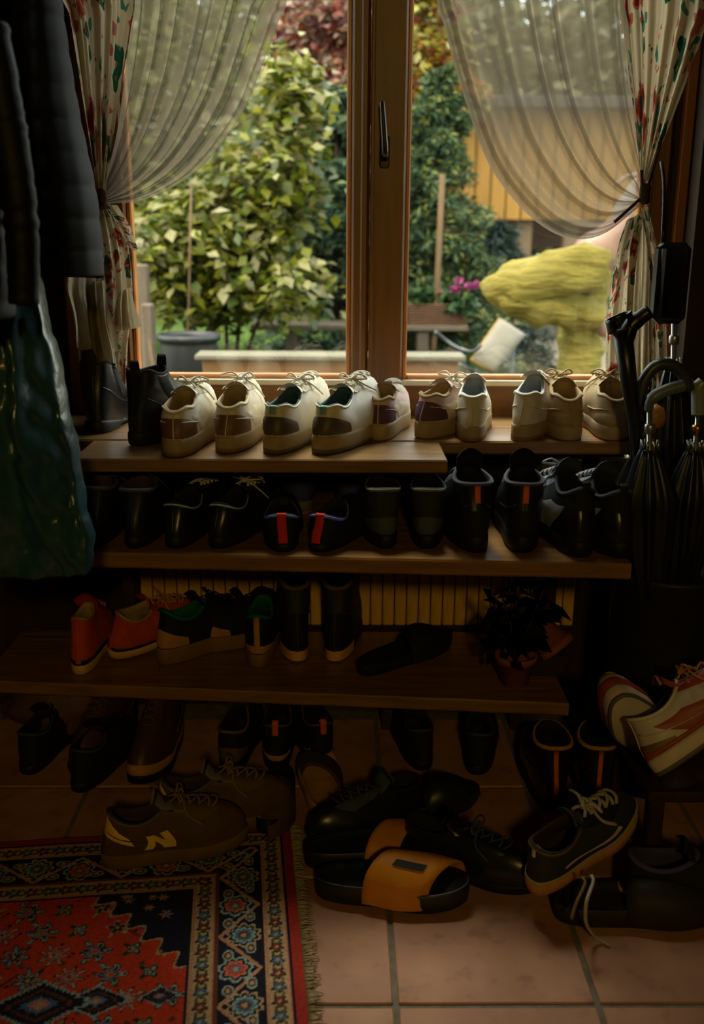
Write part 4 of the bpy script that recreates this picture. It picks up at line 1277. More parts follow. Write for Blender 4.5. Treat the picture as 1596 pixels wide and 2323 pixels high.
# slippers, sandals and clogs
def slipper(name, label, at, z, head, L, W, m_sole, m_strap, s0=.46, s1=.80, sh=.058, edge=.010, th=.026, rot=None, group=None, closed=False, lift=0., cat='slipper', Y=None):
    p = P(at[0], at[1], z=z)
    r = thing(name, label, cat, (p.x, p.y, z+lift+.0005), (0, 0, radians(head)) if rot is None else tuple(radians(a) for a in rot), group)
    S = Shoe(L=L, W=W, sole=th)
    N = 44
    vs = []
    for (k, zz) in ((.94, 0), (1.0, .004), (1.03, th*.6), (1.03, th+edge), (.98, th+edge+.002), (.90, th+edge*.35), (.6, th+.001), (.2, th)):
        for i in range(N):
            x, y, t = S.out(2*pi*i/N, k)
            if k < .9: y = L*(.5+(t-.5)*k); 
            vs.append((x, y, zz+.012*max(0, (t-.72)/.28)**2))
    fs = grid_faces(N, 8, True); fs.append(tuple(range(N))[::-1]); fs.append(tuple(7*N+i for i in range(N)))
    mk('footbed', vs, fs, m_sole, r)
    nu, nv = 17, 9
    for sgn in (1,):
        vv = []
        for lay in (0, 1):
            for j in range(nv):
                b = j/(nv-1)
                t = s0+(s1-s0)*b
                if closed: t = s0+(1.0-s0)*b
                for i in range(nu):
                    a = pi*i/(nu-1)
                    w = S.W/2*prof(t)*(max(.02, 1-(abs(2*t-1))**4))**.5*1.05
                    hgt = sh*(1-.25*b) if not closed else sh*(1-b**2.2)*(.55+.45*min(1, b/.3)**.6)+.012
                    skew = .035*cos(a)*S.lr
                    x = -cos(a)*(w+.001-lay*.004)-S.W*.07*sin(pi*t)
                    vv.append((x, L*t+skew*(1 if not closed else .3), th*.35+(hgt+th*.65-lay*.005)*sin(a)**.62))
            
        n_ = nu*nv
        f1 = grid_faces(nu, nv); f2 = [tuple(n_+i for i in reversed(f)) for f in f1]
        f3 = [(i+1, i, n_+i, n_+i+1) for i in range(nu-1)]+[(nu*(nv-1)+i, nu*(nv-1)+i+1, n_+nu*(nv-1)+i+1, n_+nu*(nv-1)+i) for i in range(nu-1)]
        mk('strap', vv, f1+f2+f3, m_strap, r)
    def top(t, a, off=.0012):
        w = S.W/2*prof(t)*(max(.02, 1-(abs(2*t-1))**4))**.5*1.05
        b = (t-s0)/(s1-s0)
        return Vector((-cos(a)*(w+.001+off)-S.W*.07*sin(pi*t), L*t+.035*cos(a)*S.lr, th*.35+(sh*(1-.25*b)+th*.65+off)*sin(a)**.62))
    return r, top
G4 = 'shoes on the floor under the rack'
rubber = mat('black_rubber', (26, 32, 33), .42, .15, 30, .08, spec=.5)
amber = mat('amber_strap', (206, 132, 14), .5, .12, 20, .1)
slipper('house_slipper', 'flat black slipper lying beside the high boots', (815, 1532), H_B, -52, .28, .095, blackF, blackF, s0=.5, closed=True, sh=.05, th=.018, group=G3)
sl, tp = slipper('pool_slide', 'black pool slide with yellow strap bearing a black bar, on the tiles', (716, 2022), 0.0, -97, .285, .112, rubber, amber, s0=.44, s1=.86, sh=.06, edge=.010, th=.030, group=G4)
vv = []
for j in range(4):
    for i in range(9):
        vv.append(tp(.56+.20*i/8, 1.80+.26*j/3, .0025))
mk('strap_mark', vv, grid_faces(9, 4), soleB, sl)
slipper('pool_slide', 'black pool slide with yellow strap lying behind its partner', (690, 1958), 0.0, -84, .285, .108, rubber, amber, s0=.52, s1=.74, sh=.045, edge=.010, th=.028, group=G4)
c = dict(sole=soleB, upper=blackL, lining=m_lin, tongue=blackL, stay=blackL, trim=blackF, lace=slate, trimr=.002)
shoe('leather_shoe', 'black leather lace-up whose round toe touches the white-laced skate shoe', 'shoe', (905, 1930), 0.0, -118, Shoe(L=.29, W=.096, hh=.065, side=.05, hf=.072, sole=.02, cw=.066, toe=.046, lr=1, seed=41), c, ('tongue', 'eyestay', 'lace', 'bow', 'seam'), G4)
shoe('leather_shoe', 'black leather lace-up with toe under the pool slide, dull grey tongue', 'shoe', (960, 1830), 0.0, 118, Shoe(L=.28, W=.096, hh=.06, side=.05, hf=.07, sole=.02, cw=.066, toe=.042, lr=1, seed=42), dict(c, tongue=slate, stay=slate), ('tongue', 'eyestay', 'lace', 'seam'), G4)
# floor, brown pair with N
oliveD = fab('brown_suede', (84, 62, 24))
c = dict(sole=fab('olive_sole', (104, 80, 34)), upper=oliveD, counter=yellowL, cv0=.50, ch=.96, lining=fab('brown_lining', (58, 44, 28)), tongue=fab('lilac_tongue', (110, 104, 120)), stay=olive, trim=fab('rim_grey', (96, 92, 100)), trimr=.0025, lace=fab('khaki_lace', (120, 100, 62)), overlay=None)
def letter_n(r, S, st, sg=1):
    # three strokes laid on the side of the upper
    def pt(a, b):   # a along the foot 0..1, b up 0..1
        ph = sg*(1.10+.62*a+.17*b)
        return S.S(.14+.50*b, ph, .004)
    for k, (a0, b0, a1, b1, w) in enumerate(((.05, .0, .28, 1, .20), (.30, 1, .50, .0, .26), (.52, .0, .75, 1, .22))):
        vv = []
        for j in range(6):
            t = j/5
            for i in range(3):
                vv.append(pt(a0+(a1-a0)*t+w*i/2, b0+(b1-b0)*t))
        vv2 = [Vector(p)+Vector((.0, 0, 0)) for p in vv]
        fs = grid_faces(3, 6)
        mk('letter_stroke', vv2, fs, yellowL, r)
for lab, at, hd, lr, sd in (('brown suede trainer with yellow letter N in front of its partner', (232, 1962), -74, 1, 50), ('brown suede trainer with yellow letter N half hidden behind its partner', (352, 1880), -80, 1, 51)):
    S_ = Shoe(L=.285, W=.100, hh=.082, side=.056, hf=.088, sole=.030, cw=.066, toe=.052, lr=lr, seed=sd)
    r = shoe('suede_trainer', lab, 'shoe', at, 0.010, hd, S_, c, ('tongue', 'eyestay', 'lace', 'bow', 'seam'), G4)
    letter_n(r, S_, None)
# back rows on the floor
c = dict(sole=soleB, upper=brownL, lining=m_lin, trim=olive, tongue=brownL, stay=brownL, lace=olive, foxing=tan, seam=olive)
shoe('work_boot', 'dark brown work boot standing toe out behind the brown suede pair', 'boot', (395, 1655), 0.0, 172, Shoe(L=.28, W=.098, hh=.13, side=.12, hf=.14, sole=.022, cw=.07, toe=.055, instep=.15, lr=1, seed=52), c, ('tongue', 'eyestay', 'lace', 'seam'), G4)
shoe('work_boot', 'dark brown work boot further under the rack beside the crumpled brown bag', 'boot', (300, 1640), 0.0, 165, Shoe(L=.28, W=.098, hh=.13, side=.12, hf=.14, sole=.022, cw=.07, toe=.055, instep=.15, lr=-1, seed=53), dict(c, foxing=None), ('tongue', 'eyestay', 'lace', 'seam'), G4)
c = dict(sole=soleB, upper=blackF, lining=m_lin, trim=fab('tan_rim', (120, 92, 52)), trimr=.004, tongue=olive, stay=blackF, lace=olive, counter=olive, ch=.5)
shoe('walking_shoe', 'black walking shoe with olive tongue and tan rim beside the work boots', 'shoe', (520, 1760), 0.0, -8, Shoe(L=.27, W=.092, hh=.07, side=.055, hf=.09, sole=.03, cw=.07, toe=.045, lr=1, seed=54), c, ('tongue', 'eyestay', 'lace'), G4)
c = dict(sole=soleB, upper=blackF, lining=m_lin, trim=olive, tongue=blackF, stay=blackF, lace=blackF, tab=orangeT, tabw=.014, tab0=.75, loop=.014, counter=tan, ch=.16)
shoe('walking_shoe', 'black walking shoe with orange heel tab and tan heel edge, set straight', 'shoe', (626, 1752), 0.0, -3, Shoe(L=.27, W=.092, hh=.082, side=.06, hf=.11, sole=.026, cw=.07, toe=.045, lr=1, seed=55), c, ('tongue', 'eyestay', 'lace'), G4)
shoe('walking_shoe', 'black walking shoe with red-orange heel tab turned slightly askew', 'shoe', (735, 1748), 0.0, 18, Shoe(L=.27, W=.092, hh=.082, side=.06, hf=.11, sole=.026, cw=.07, toe=.045, lr=-1, seed=56), c, ('tongue', 'eyestay', 'lace'), G4)
brownS = fab('brown_felt', (78, 56, 30))
slipper('clog', 'brown felt clog in front of the walking shoes', (612, 1792), 0.0, 170, .24, .088, soleB, brownS, s0=.45, closed=True, sh=.055, th=.022, group=G4, cat='clog', lift=.0) if False else None
slipper('felt_clog', 'brown felt clog between the walking shoes and the suede trainers', (640, 1760), 0.0, 176, .25, .088, soleB, brownS, s0=.42, closed=True, sh=.055, th=.022, group=G4, cat='clog')
slipper('strap_sandal', 'tan-edged sandal with a wide strap behind the pool slides', (745, 1868), 0.0, 6, .25, .098, tan, brownS, s0=.45, s1=.78, sh=.05, edge=.012, th=.022, group=G4, cat='sandal')
slipper('house_slipper', 'bluish black slipper tucked behind the pool slides', (830, 1870), 0.0, -70, .26, .095, mat('blue_black_rubber', (34, 44, 52), .4, .1, 30, .05, spec=.5), rubber, s0=.5, closed=True, sh=.05, th=.02, group=G4)
# pair of dark boots under the right end, orange heel tabs
c = dict(sole=soleB, upper=blackL, lining=m_lin, trim=tan, trimr=.005, tongue=blackF, stay=blackF, lace=blackF, tab=orangeT, tabw=.010, tab0=.12, loop=.001)
for k, (lab, at, hd, lr) in enumerate((('dark boot with orange heel strip nearer the pool slides', (1258, 1846), -2, 1), ('dark boot with orange heel strip nearer the tumbled trainers', (1352, 1846), -4, -1))):
    shoe('winter_boot', lab, 'boot', at, 0.0, hd, Shoe(L=.28, W=.098, hh=.115, side=.11, hf=.12, sole=.03, cw=.088, toe=.055, instep=.12, lr=lr, seed=60+k), c, ('seam',), G4)
c = dict(sole=soleB, upper=blackF, lining=m_lin, trim=slate, tongue=blackF, stay=blackF, lace=blackF)
for k, (lab, at, hd) in enumerate((('dim black shoe far under the rack behind the leather lace-ups', (960, 1750), 5), ('dim black shoe far under the rack beside the dark boots', (1080, 1760), -8),
                                   ('dim black shoe under the rack nearest the coats', (60, 1760), -10), ('dim black shoe in front of the crumpled brown bag', (175, 1800), -12))):
    shoe('dark_shoe', lab, 'shoe', at, 0.0, hd, Shoe(L=.27, W=.094, hh=.07, side=.055, hf=.08, sole=.024, cw=.07, toe=.045, lr=1-2*(k % 2), seed=64+k), c, ('tongue', 'eyestay', 'lace'), G4)
# skate shoe on top of a big dark clog
c = dict(sole=tan, upper=fab('charcoal_canvas', (44, 46, 36)), lining=fab('dark_brown', (50, 38, 20)), tongue=fab('charcoal_canvas', (44, 46, 36)), stay=blackF, trim=olive, trimr=.003, lace=None, foxing=fab('piping_cream', (170, 150, 110)), tab=white, tabw=.008, tab0=.8, loop=.002, lr=.0034)
c['lace'] = fab('grey_white_lace', (168, 160, 140))
Sv = Shoe(L=.275, W=.102, hh=.07, side=.052, hf=.078, sole=.026, cw=.072, toe=.046, lr=1, seed=70)
vz = .085
vans = shoe('skate_shoe', 'charcoal skate shoe with undone white laces lying on the dark clog', 'shoe', (1204, 2026), .045, 0, Sv, c, ('tongue', 'eyestay', 'lace', 'bow'), G4, rot=(13, 6, -54), lift=.0)
# undone lace trailing to the floor
O = vans.matrix_basis
for k, pix in enumerate((((1340, 1985, .125), (1345, 2000, .12), (1330, 2045, .105), (1328, 2090, .065), (1345, 2122, .02), (1364, 2136, .005), (1382, 2146, .004)),
                         ((1320, 1990, .125), (1326, 2005, .12), (1308, 2045, .10), (1295, 2085, .075)))):
    m = MB()
    pts = [O.inverted() @ P(a, b, z=zz) for a, b, zz in pix]
    m.tube(spline(pts, 24), .0032 if k == 0 else .0028, 6, .7)
    m.build('lace', c['lace'] if k == 0 else fab('khaki_lace', (120, 100, 62)), vans, True)
# white stripe on the near side of the skate shoe
vv = []
for j in range(4):
    for i in range(14):
        a = i/13
        vv.append(Sv.S(.34+.10*sin(a*5.2)+.09*j/3, 1.0+1.15*a, .0028))
mk('side_stripe', vv, grid_faces(14, 4), mat('stripe_white', (206, 186, 170), .6), vans)
slipper('garden_clog', 'big dark clog lying on the tiles under the skate shoe', (1255, 2078), 0.0, -90, .31, .112, mat('clog_dark', (40, 34, 22), .6, .2, 30, .1), mat('clog_dark', (40, 34, 22)), s0=.42, closed=True, sh=.045, th=.026, group=G4, cat='clog')
c = dict(sole=soleB, upper=blackF, lining=fab('violet_lining', (60, 56, 90)), tongue=blackF, stay=blackF, trim=fab('violet_rim', (70, 64, 110)), trimr=.004, lace=blackF, foxing=mat('amber_line', (214, 160, 40), .6))
shoe('sports_shoe', 'black sports shoe with violet rim and amber line beside the skate shoe', 'shoe', (1400, 2046), 0.0, -93, Shoe(L=.30, W=.105, hh=.07, side=.055, hf=.08, sole=.028, cw=.078, toe=.048, lr=1, seed=72), c, ('tongue', 'eyestay', 'lace'), G4)
# ------------------------------------------------------------------ curtains
def cloth_mat(name, kind):
    m = bpy.data.materials.new(name); m.use_nodes = True
    N, Lk = m.node_tree.nodes, m.node_tree.links
    b = N['Principled BSDF']; b.inputs['Roughness'].default_value = .9; b.inputs['Specular IOR Level'].default_value = .1
    uv = N.new('ShaderNodeUVMap'); uv.uv_map = 'UVMap'
    tr = N.new('ShaderNodeBsdfTranslucent')
    mx = N.new('ShaderNodeMixShader')
    Lk.new(b.outputs[0], mx.inputs[1]); Lk.new(tr.outputs[0], mx.inputs[2])
    out = N['Material Output']
    if kind == 'sheer':
        col = N.new('ShaderNodeRGB'); col.outputs[0].default_value = lin((110, 99, 84))
        mx.inputs[0].default_value = .6
        Lk.new(col.outputs[0], b.inputs['Base Color']); Lk.new(col.outputs[0], tr.inputs[0])
        tp = N.new('ShaderNodeBsdfTransparent')
        lw = N.new('ShaderNodeLayerWeight'); lw.inputs[0].default_value = .35
        mr = N.new('ShaderNodeMapRange'); mr.inputs[1].default_value = 0; mr.inputs[2].default_value = .8; mr.inputs[3].default_value = .34; mr.inputs[4].default_value = .05
        Lk.new(lw.outputs['Facing'], mr.inputs[0])
        m2 = N.new('ShaderNodeMixShader')
        Lk.new(mr.outputs[0], m2.inputs[0]); Lk.new(mx.outputs[0], m2.inputs[1]); Lk.new(tp.outputs[0], m2.inputs[2])
        Lk.new(m2.outputs[0], out.inputs[0])
        return m
    mx.inputs[0].default_value = .45
    mp = N.new('ShaderNodeMapping'); Lk.new(uv.outputs[0], mp.inputs[0])
    wob = N.new('ShaderNodeTexNoise'); wob.inputs['Scale'].default_value = 9; Lk.new(mp.outputs[0], wob.inputs['Vector'])
    add = N.new('ShaderNodeMixRGB'); add.blend_type = 'LINEAR_LIGHT'; add.inputs[0].default_value = .10
    Lk.new(mp.outputs[0], add.inputs[1]); Lk.new(wob.outputs['Color'], add.inputs[2])
    base = lin((172, 158, 130))
    prev = N.new('ShaderNodeRGB'); prev.outputs[0].default_value = base
    prev = prev.outputs[0]
    for sc, thr, colr, off in ((7, .38, (150, 84, 66), 0), (7, .30, (104, 36, 30), 0), (7, .10, (176, 110, 90), 0), (9, .34, (28, 70, 50), 5.3), (15, .22, (60, 104, 84), 9.1), (22, .2, (150, 70, 56), 2.7)):
        v = N.new('ShaderNodeTexVoronoi'); v.inputs['Scale'].default_value = sc
        mp2 = N.new('ShaderNodeMapping'); mp2.inputs['Location'].default_value = (off, off, 0)
        Lk.new(add.outputs[0], mp2.inputs[0]); Lk.new(mp2.outputs[0], v.inputs['Vector'])
        lt = N.new('ShaderNodeMath'); lt.operation = 'LESS_THAN'; lt.inputs[1].default_value = thr
        Lk.new(v.outputs['Distance'], lt.inputs[0])
        mm = N.new('ShaderNodeMixRGB'); Lk.new(lt.outputs[0], mm.inputs[0]); Lk.new(prev, mm.inputs[1]); mm.inputs[2].default_value = lin(colr)
        prev = mm.outputs[0]
    Lk.new(prev, b.inputs['Base Color']); Lk.new(prev, tr.inputs[0])
    Lk.new(mx.outputs[0], out.inputs[0])
    return m
m_sheer = cloth_mat('sheer_voile', 'sheer')
m_floral = cloth_mat('floral_cotton', 'floral')

def curtain(name, Lp, Rp, Y, nu, nv, folds, amp, m, parent, uw=.5, seed=0, tie=0, droop=0):
    """Lp/Rp: pixel polylines of the two edges read at depth Y; fold depth amp(v)"""
    L_ = spline([P(*p, Y=Y) for p in Lp], nv); R_ = spline([P(*p, Y=Y) for p in Rp], nv)
    rs = random.Random(seed)
    phs = [rs.uniform(0, 6.28) for _ in range(4)]
    vs, uvs = [], []
    for j in range(nv):
        v = j/(nv-1)
        for i in range(nu):
            u = i/(nu-1)
            uu = u+.025*sin(u*13+phs[0])*(1-v*.5)
            p = L_[j].lerp(R_[j], min(1, max(0, uu)))
            A = amp(v)
            w = sin(2*pi*folds*u+phs[1]+1.2*sin(3*u+phs[2])+.5*sin(2.2*v+phs[3]))
            w2 = .35*sin(2*pi*folds*2.3*u+phs[3]+v*1.5)
            p = p+Vector((.25*A*w2, A*(w+w2), droop*sin(pi*u)*v*v*-1))
            vs.append(p-Vector(parent.location) if parent else p); uvs.append((u*uw, v*1.0))
    o = mk(name, vs, grid_faces(nu, nv), m, parent)
    ul = o.data.uv_layers.new(name='UVMap')
    for l in o.data.loops: ul.data[l.index].uv = uvs[l.vertex_index]
    return o

# coats-side pair of curtains
cl = thing('sheer_curtain', 'cream sheer curtain swept aside over the coats side of the window', 'curtain', (-.4, 2.36, 1.2), group='sheer curtains')
curtain('sheer_cloth', [(292, -760), (294, -100), (290, 60), (262, 300), (228, 440)], [(700, -760), (655, -60), (632, 40), (592, 150), (540, 270), (440, 392), (330, 452), (244, 462)], 2.36, 150, 70, 6.5,
        lambda v: .022*(1-v)**.7+.003, m_sheer, cl, seed=2)
cf = thing('floral_curtain', 'red and green floral curtain gathered beside the hanging coats', 'curtain', (-.6, 2.30, 1.2), group='floral curtains')
curtain('drape', [(120, -760), (128, -60), (150, 30), (190, 260), (222, 440)], [(312, -760), (306, -60), (296, 60), (262, 270), (236, 440)], 2.31, 90, 60, 4.5, lambda v: .020*(1-v)+.004, m_floral, cf, uw=.55, seed=4)
curtain('drape_tail', [(222, 462), (232, 560), (240, 700), (236, 800), (250, 900)], [(250, 462), (292, 560), (302, 690), (290, 780), (286, 900)], 2.31, 50, 40, 2.5, lambda v: .006+.012*v, m_floral, cf, uw=.4, seed=5)
curtain('drape_flap', [(236, 462), (262, 500), (290, 560)], [(268, 466), (300, 520), (316, 575)], 2.295, 12, 16, 1, lambda v: .004, m_floral, cf, uw=.12, seed=6)
tb1 = P(232, 452, Y=2.29)
m = MB()
for k in range(3):
    m.lathe([(.006, -.010), (.012, -.005), (.012, .005), (.006, .010)], 12, Matrix.Translation(tb1+Vector((0, 0, .012*(k-1)))-Vector(cf.location)) @ Matrix.Rotation(radians(18*k), 4, 'Y'))
m.build('tieback', mat('tie_dark', (60, 44, 32), .8), cf, True)
# lace-edged tails of the sheer
lace_m = mat('lace_cloth', (170, 156, 128), .9, .12, 60, .5, trans=.5)
def ruffle(name, Lp, Rp, Y, par, seed):
    return curtain(name, Lp, Rp, Y, 46, 18, 3, lambda v: .006+.014*v, lace_m, par, seed=seed)
ruffle('lace_tail', [(150, 628), (148, 660), (162, 720), (168, 790)], [(236, 632), (240, 680), (254, 740), (262, 800)], 2.27, cl, 7)
ruffle('lace_tail', [(196, 640), (200, 730), (210, 800), (216, 835)], [(238, 636), (246, 730), (262, 790), (270, 832)], 2.25, cl, 8)
ruffle('lace_tail', [(268, 662), (262, 700), (264, 752)], [(296, 652), (304, 690), (318, 742)], 2.26, cl, 9)

# umbrella-side pair
cr = thing('sheer_curtain', 'cream sheer curtain swept aside over the umbrella side of the window', 'curtain', (.4, 2.36, 1.2), group='sheer curtains')
curtain('sheer_cloth', [(962, -760), (984, -60), (1004, 60), (1046, 210), (1100, 360), (1160, 450), (1230, 515), (1300, 543), (1370, 530), (1448, 470)],
        [(1430, -760), (1420, -100), (1424, 60), (1436, 220), (1450, 330), (1458, 400), (1456, 440)], 2.36, 150, 80, 5.5, lambda v: .024*(1-v)**.7+.004, m_sheer, cr, seed=12)
cf2 = thing('floral_curtain', 'red and green floral curtain gathered beside the umbrellas', 'curtain', (.6, 2.30, 1.2), group='floral curtains')
curtain('drape', [(1396, -760), (1398, -60), (1408, 60), (1430, 220), (1452, 400)], [(1640, -760), (1620, -60), (1588, 90), (1530, 250), (1468, 410)], 2.31, 110, 60, 5.0, lambda v: .022*(1-v)+.004, m_floral, cf2, uw=.6, seed=14)
curtain('drape_tail', [(1420, 500), (1400, 560), (1386, 640), (1372, 760), (1372, 905)], [(1458, 480), (1440, 600), (1432, 700), (1425, 780), (1418, 905)], 2.31, 50, 40, 1.5, lambda v: .005+.008*v, m_floral, cf2, uw=.35, seed=15)
curtain('drape_tail', [(1452, 470), (1470, 600), (1474, 720), (1470, 905)], [(1470, 470), (1500, 600), (1512, 720), (1520, 905)], 2.30, 40, 40, 2, lambda v: .006+.008*v, m_floral, cf2, uw=.3, seed=16)
ruffle('lace_tail', [(1432, 510), (1424, 600), (1418, 700), (1416, 880)], [(1468, 500), (1472, 600), (1470, 700), (1468, 880)], 2.32, cr, 17)
m = MB()
tp_ = P(1462, 440, Y=2.28)-Vector(cf2.location)
m.tube(spline([tp_+Vector((-.012, 0, .05)), tp_, tp_+Vector((.03, .02, .10)), tp_+Vector((.05, .08, .13))], 14), .0032, 8)
m.tube(spline([tp_+Vector((-.06, .01, -.06)), tp_+Vector((-.02, 0, -.02)), tp_], 10), .0035, 8)
for k in range(3):
    m.lathe([(.006, -.010), (.012, -.005), (.012, .005), (.006, .010)], 12, Matrix.Translation(tp_+Vector((0, 0, .012*(k-1)))))
m.build('tieback', MATS['tie_dark'], cf2, True)
# curtain rod above
rz = 2.48
rod = thing('curtain_rod', 'brown wooden curtain rod above the window', 'rod', (0, 2.34, rz))
MB().tube([(-1.0, 0, 0), (1.0, 0, 0)], .012, 10).build('pole', m_darkwood, rod, True)
for x in (-.95, .95):
    MB().box((x-.01, 0, -.01), (x+.01, .108, .01)).build('bracket', m_darkwood, rod)

# ------------------------------------------------------------------ coats on the wall hooks
def garment(name, label, cat, rings, m, hook, quilt=0, qh=.07, crease=0, seed=0, n=48, sleeve=None, group=None):
    """rings: (x0,x1,z,y,depth) spans from top to bottom"""
    NR = 150; n = 90
    base = Vector((hook[0], hook[1], hook[2]))
    r = thing(name, label, cat, base, group=group)
    cps = [Vector((a[0], a[1], a[2])) for a in rings]
    xs0 = spline([Vector((a[0], a[2], 0)) for a in rings], NR); xs1 = spline([Vector((a[1], a[2], 0)) for a in rings], NR)
    ys = spline([Vector((a[3], a[4], 0)) for a in rings], NR)
    vs = []
    for j in range(NR):
        x0, z = xs0[j].x, (xs0[j].y+xs1[j].y)/2
        zl, zr = xs0[j].y, xs1[j].y
        x1 = xs1[j].x; yc, d = ys[j].x, ys[j].y
        for i in range(n):
            a = 2*pi*i/n
            u = .5-.5*cos(a)
            x = x0+(x1-x0)*u; zz = zl+(zr-zl)*u
            fold = 1+(.03 if quilt else .14)*sin(7*a+seed)+(.02 if quilt else .07)*sin(13*a+1.7*seed+z*3)
            y = yc+d/2*sin(a)*fold
            if quilt:
                q = abs(sin(pi*zz/qh))**.6
                k = quilt*(q-.6)
                y += k*sin(a)*(.6+.6*mnoise.noise(Vector((x*14, zz*20, seed))))
                x += k*.12*cos(a)*-1
            if crease:
                e = mnoise.noise(Vector((x*16, zz*5, seed+.5)))+.6*mnoise.noise(Vector((x*46+zz*22, zz*12, seed)))+.3*mnoise.noise(Vector((x*90, zz*34, seed)))
                y += crease*e; x += crease*.3*e
            vs.append(Vector((x, y, zz))-base)
    fs = grid_faces(n, NR, True); fs.append(tuple(range(n))[::-1]); fs.append(tuple((NR-1)*n+i for i in range(n)))
    mk('body', vs, fs, m, r)
    if sleeve:
        pts, rad = sleeve
        sp = spline(pts, 60)
        vs = []
        m2 = MB()
        rr = []
        for k in range(60):
            t = k/59
            rr.append(rad*(1-.25*t)*(1+(.06*abs(sin(pi*k/3.3+mnoise.noise(Vector((k*.3,0,0)))*2))+.10*mnoise.noise(Vector((k*.45,seed,0))) if quilt else .05*mnoise.noise(Vector((k*.4, seed, 0))))))
        m2.tube([p-base for p in sp], rr, 20)
        m2.build('sleeve', m, r, True)
    MB().tube([(0, 0, -.02), (0, .0, .03), (0, .03, .04)], .004, 6).build('hanger_loop', m_black, r, True)
    return r
def Pz(px, py, Y): return P(px, py, Y=Y)
m_puff = mat('puffer_black', (10, 12, 11), .6, .15, 30, .12, spec=.25)
m_puff2 = mat('puffer_green_black', (10, 13, 11), .65, .15, 30, .12, spec=.2)
m_rain = mat('raincoat_green', (42, 80, 86), .26, .12, 26, .9, spec=.7, trans=.12)
def span(pl, pr_, Y, d):
    a, b = P(*pl, Y=Y), P(*pr_, Y=Y); return (a.x, b.x, (a.z+b.z)/2, Y, d)
# behind: padded jacket with horizontal quilting
Yj = 1.98
sl_ = [Pz(120, 40, Yj-.03), Pz(170, 200, Yj-.05), Pz(192, 380, Yj-.06), Pz(206, 560, Yj-.05), Pz(212, 618, Yj-.05)]
garment('padded_jacket', 'black padded jacket with level quilting hanging closest to the floral curtain', 'coat',
        [span((60, -320), (100, -320), Yj, .10), span((20, -150), (120, -150), Yj, .2), span((0, 60), (145, 60), Yj, .22), span((-20, 260), (178, 260), Yj, .22), span((-20, 430), (214, 430), Yj, .22), span((-10, 560), (228, 560), Yj, .22), span((0, 624), (232, 624), Yj, .2)],
        m_puff2, Pz(80, -330, Yj), quilt=.016, qh=.058, seed=1, sleeve=None, group='coats on the hooks')
Yk = 1.62
rc = garment('raincoat', 'shiny dark green raincoat hanging lowest below the black jackets', 'coat',
        [span((-60, 560), (60, 560), Yk, .12), span((-90, 700), (98, 690), Yk, .15), span((-90, 850), (135, 850), Yk, .17), span((-90, 1000), (163, 1000), Yk, .18), span((-90, 1130), (186, 1110), Yk, .18), span((-90, 1250), (212, 1170), Yk, .16), span((-120, 1400), (205, 1180), Yk, .12)],
        m_rain, Pz(-10, 540, Yk), crease=.026, seed=3, group='coats on the hooks')
# front: dark down jacket, sleeve edge catching light
Yf = 1.45
sl_ = [Pz(-30, 60, Yf-.01), Pz(8, 250, Yf-.02), Pz(34, 400, Yf-.03), Pz(50, 540, Yf-.03), Pz(54, 690, Yf-.03)]
garment('down_jacket', 'black down jacket at the picture edge with a shiny puckered sleeve', 'coat',
        [span((-160, -320), (-100, -320), Yf, .1), span((-190, -100), (-30, -100), Yf, .2), span((-200, 200), (0, 200), Yf, .22), span((-200, 500), (22, 500), Yf, .22), span((-200, 700), (28, 700), Yf, .2), span((-200, 722), (10, 722), Yf, .16)],
        m_puff, Pz(-140, -330, Yf), quilt=.014, qh=.05, seed=5, sleeve=(sl_, .027), group='coats on the hooks')
rail = thing('coat_rail', 'dark wooden coat rail the jackets hang from', 'rail', (-.98, 1.7, 1.98))
MB().box((-.05, -.5, -.05), (-.02, .55, .05), .004).build('plank', m_darkwood, rail)
for y in (-.25, -.08, .28):
    MB().tube(spline([(-.02, y, 0), (.05, y, -.01), (.08, y, .03)], 8), .006, 8).build('hook', m_metal, rail, True)

# ------------------------------------------------------------------ crutch, umbrellas and stand
m_umb = mat('umbrella_cloth', (22, 24, 26), .42, .2, 20, .2, spec=.5)
m_handle = mat('umbrella_handle', (52, 58, 58), .38, .1, 20, .05, spec=.5)
Yu = 2.02
def U(px, py, dy=0): return P(px, py, Y=Yu+dy)
ct = thing('crutch', 'black plastic forearm crutch with flared cuff leaning by the curtain', 'crutch', U(1447, 1250))
O = Vector(ct.location)
m = MB(); m.tube([x-O for x in (U(1410, 745), U(1425, 860), U(1440, 960), U(1446, 1110), U(1447, 1249))], [.020, .017, .0135, .011, .010], 14)
m.build('shaft', m_black, ct, True)
# cuff: open half ring
vv = []
for lay in (0, .004):
    for j in range(5):
        for i in range(15):
            a = radians(-150+300*i/14)
            R_ = .026-lay
            c_ = U(1402, 716).lerp(U(1408, 748), j/4)-O
            vv.append(c_+Vector((R_*sin(a), R_*cos(a)*.8, .010*sin(a)+.0)))
n_ = 75
f1 = grid_faces(15, 5); f2 = [tuple(n_+i for i in reversed(f)) for f in f1]
mk('cuff', vv, f1+f2+[(i+1, i, n_+i, n_+i+1) for i in range(14)]+[(60+i, 61+i, n_+61+i, n_+60+i) for i in range(14)], m_black, ct)
MB().tube([x-O for x in spline([U(1414, 775), U(1428, 742), U(1450, 722), U(1472, 706)], 12)], [.019]*4+[.017]*4+[.015]*4, 12).build('grip', m_black, ct, True)

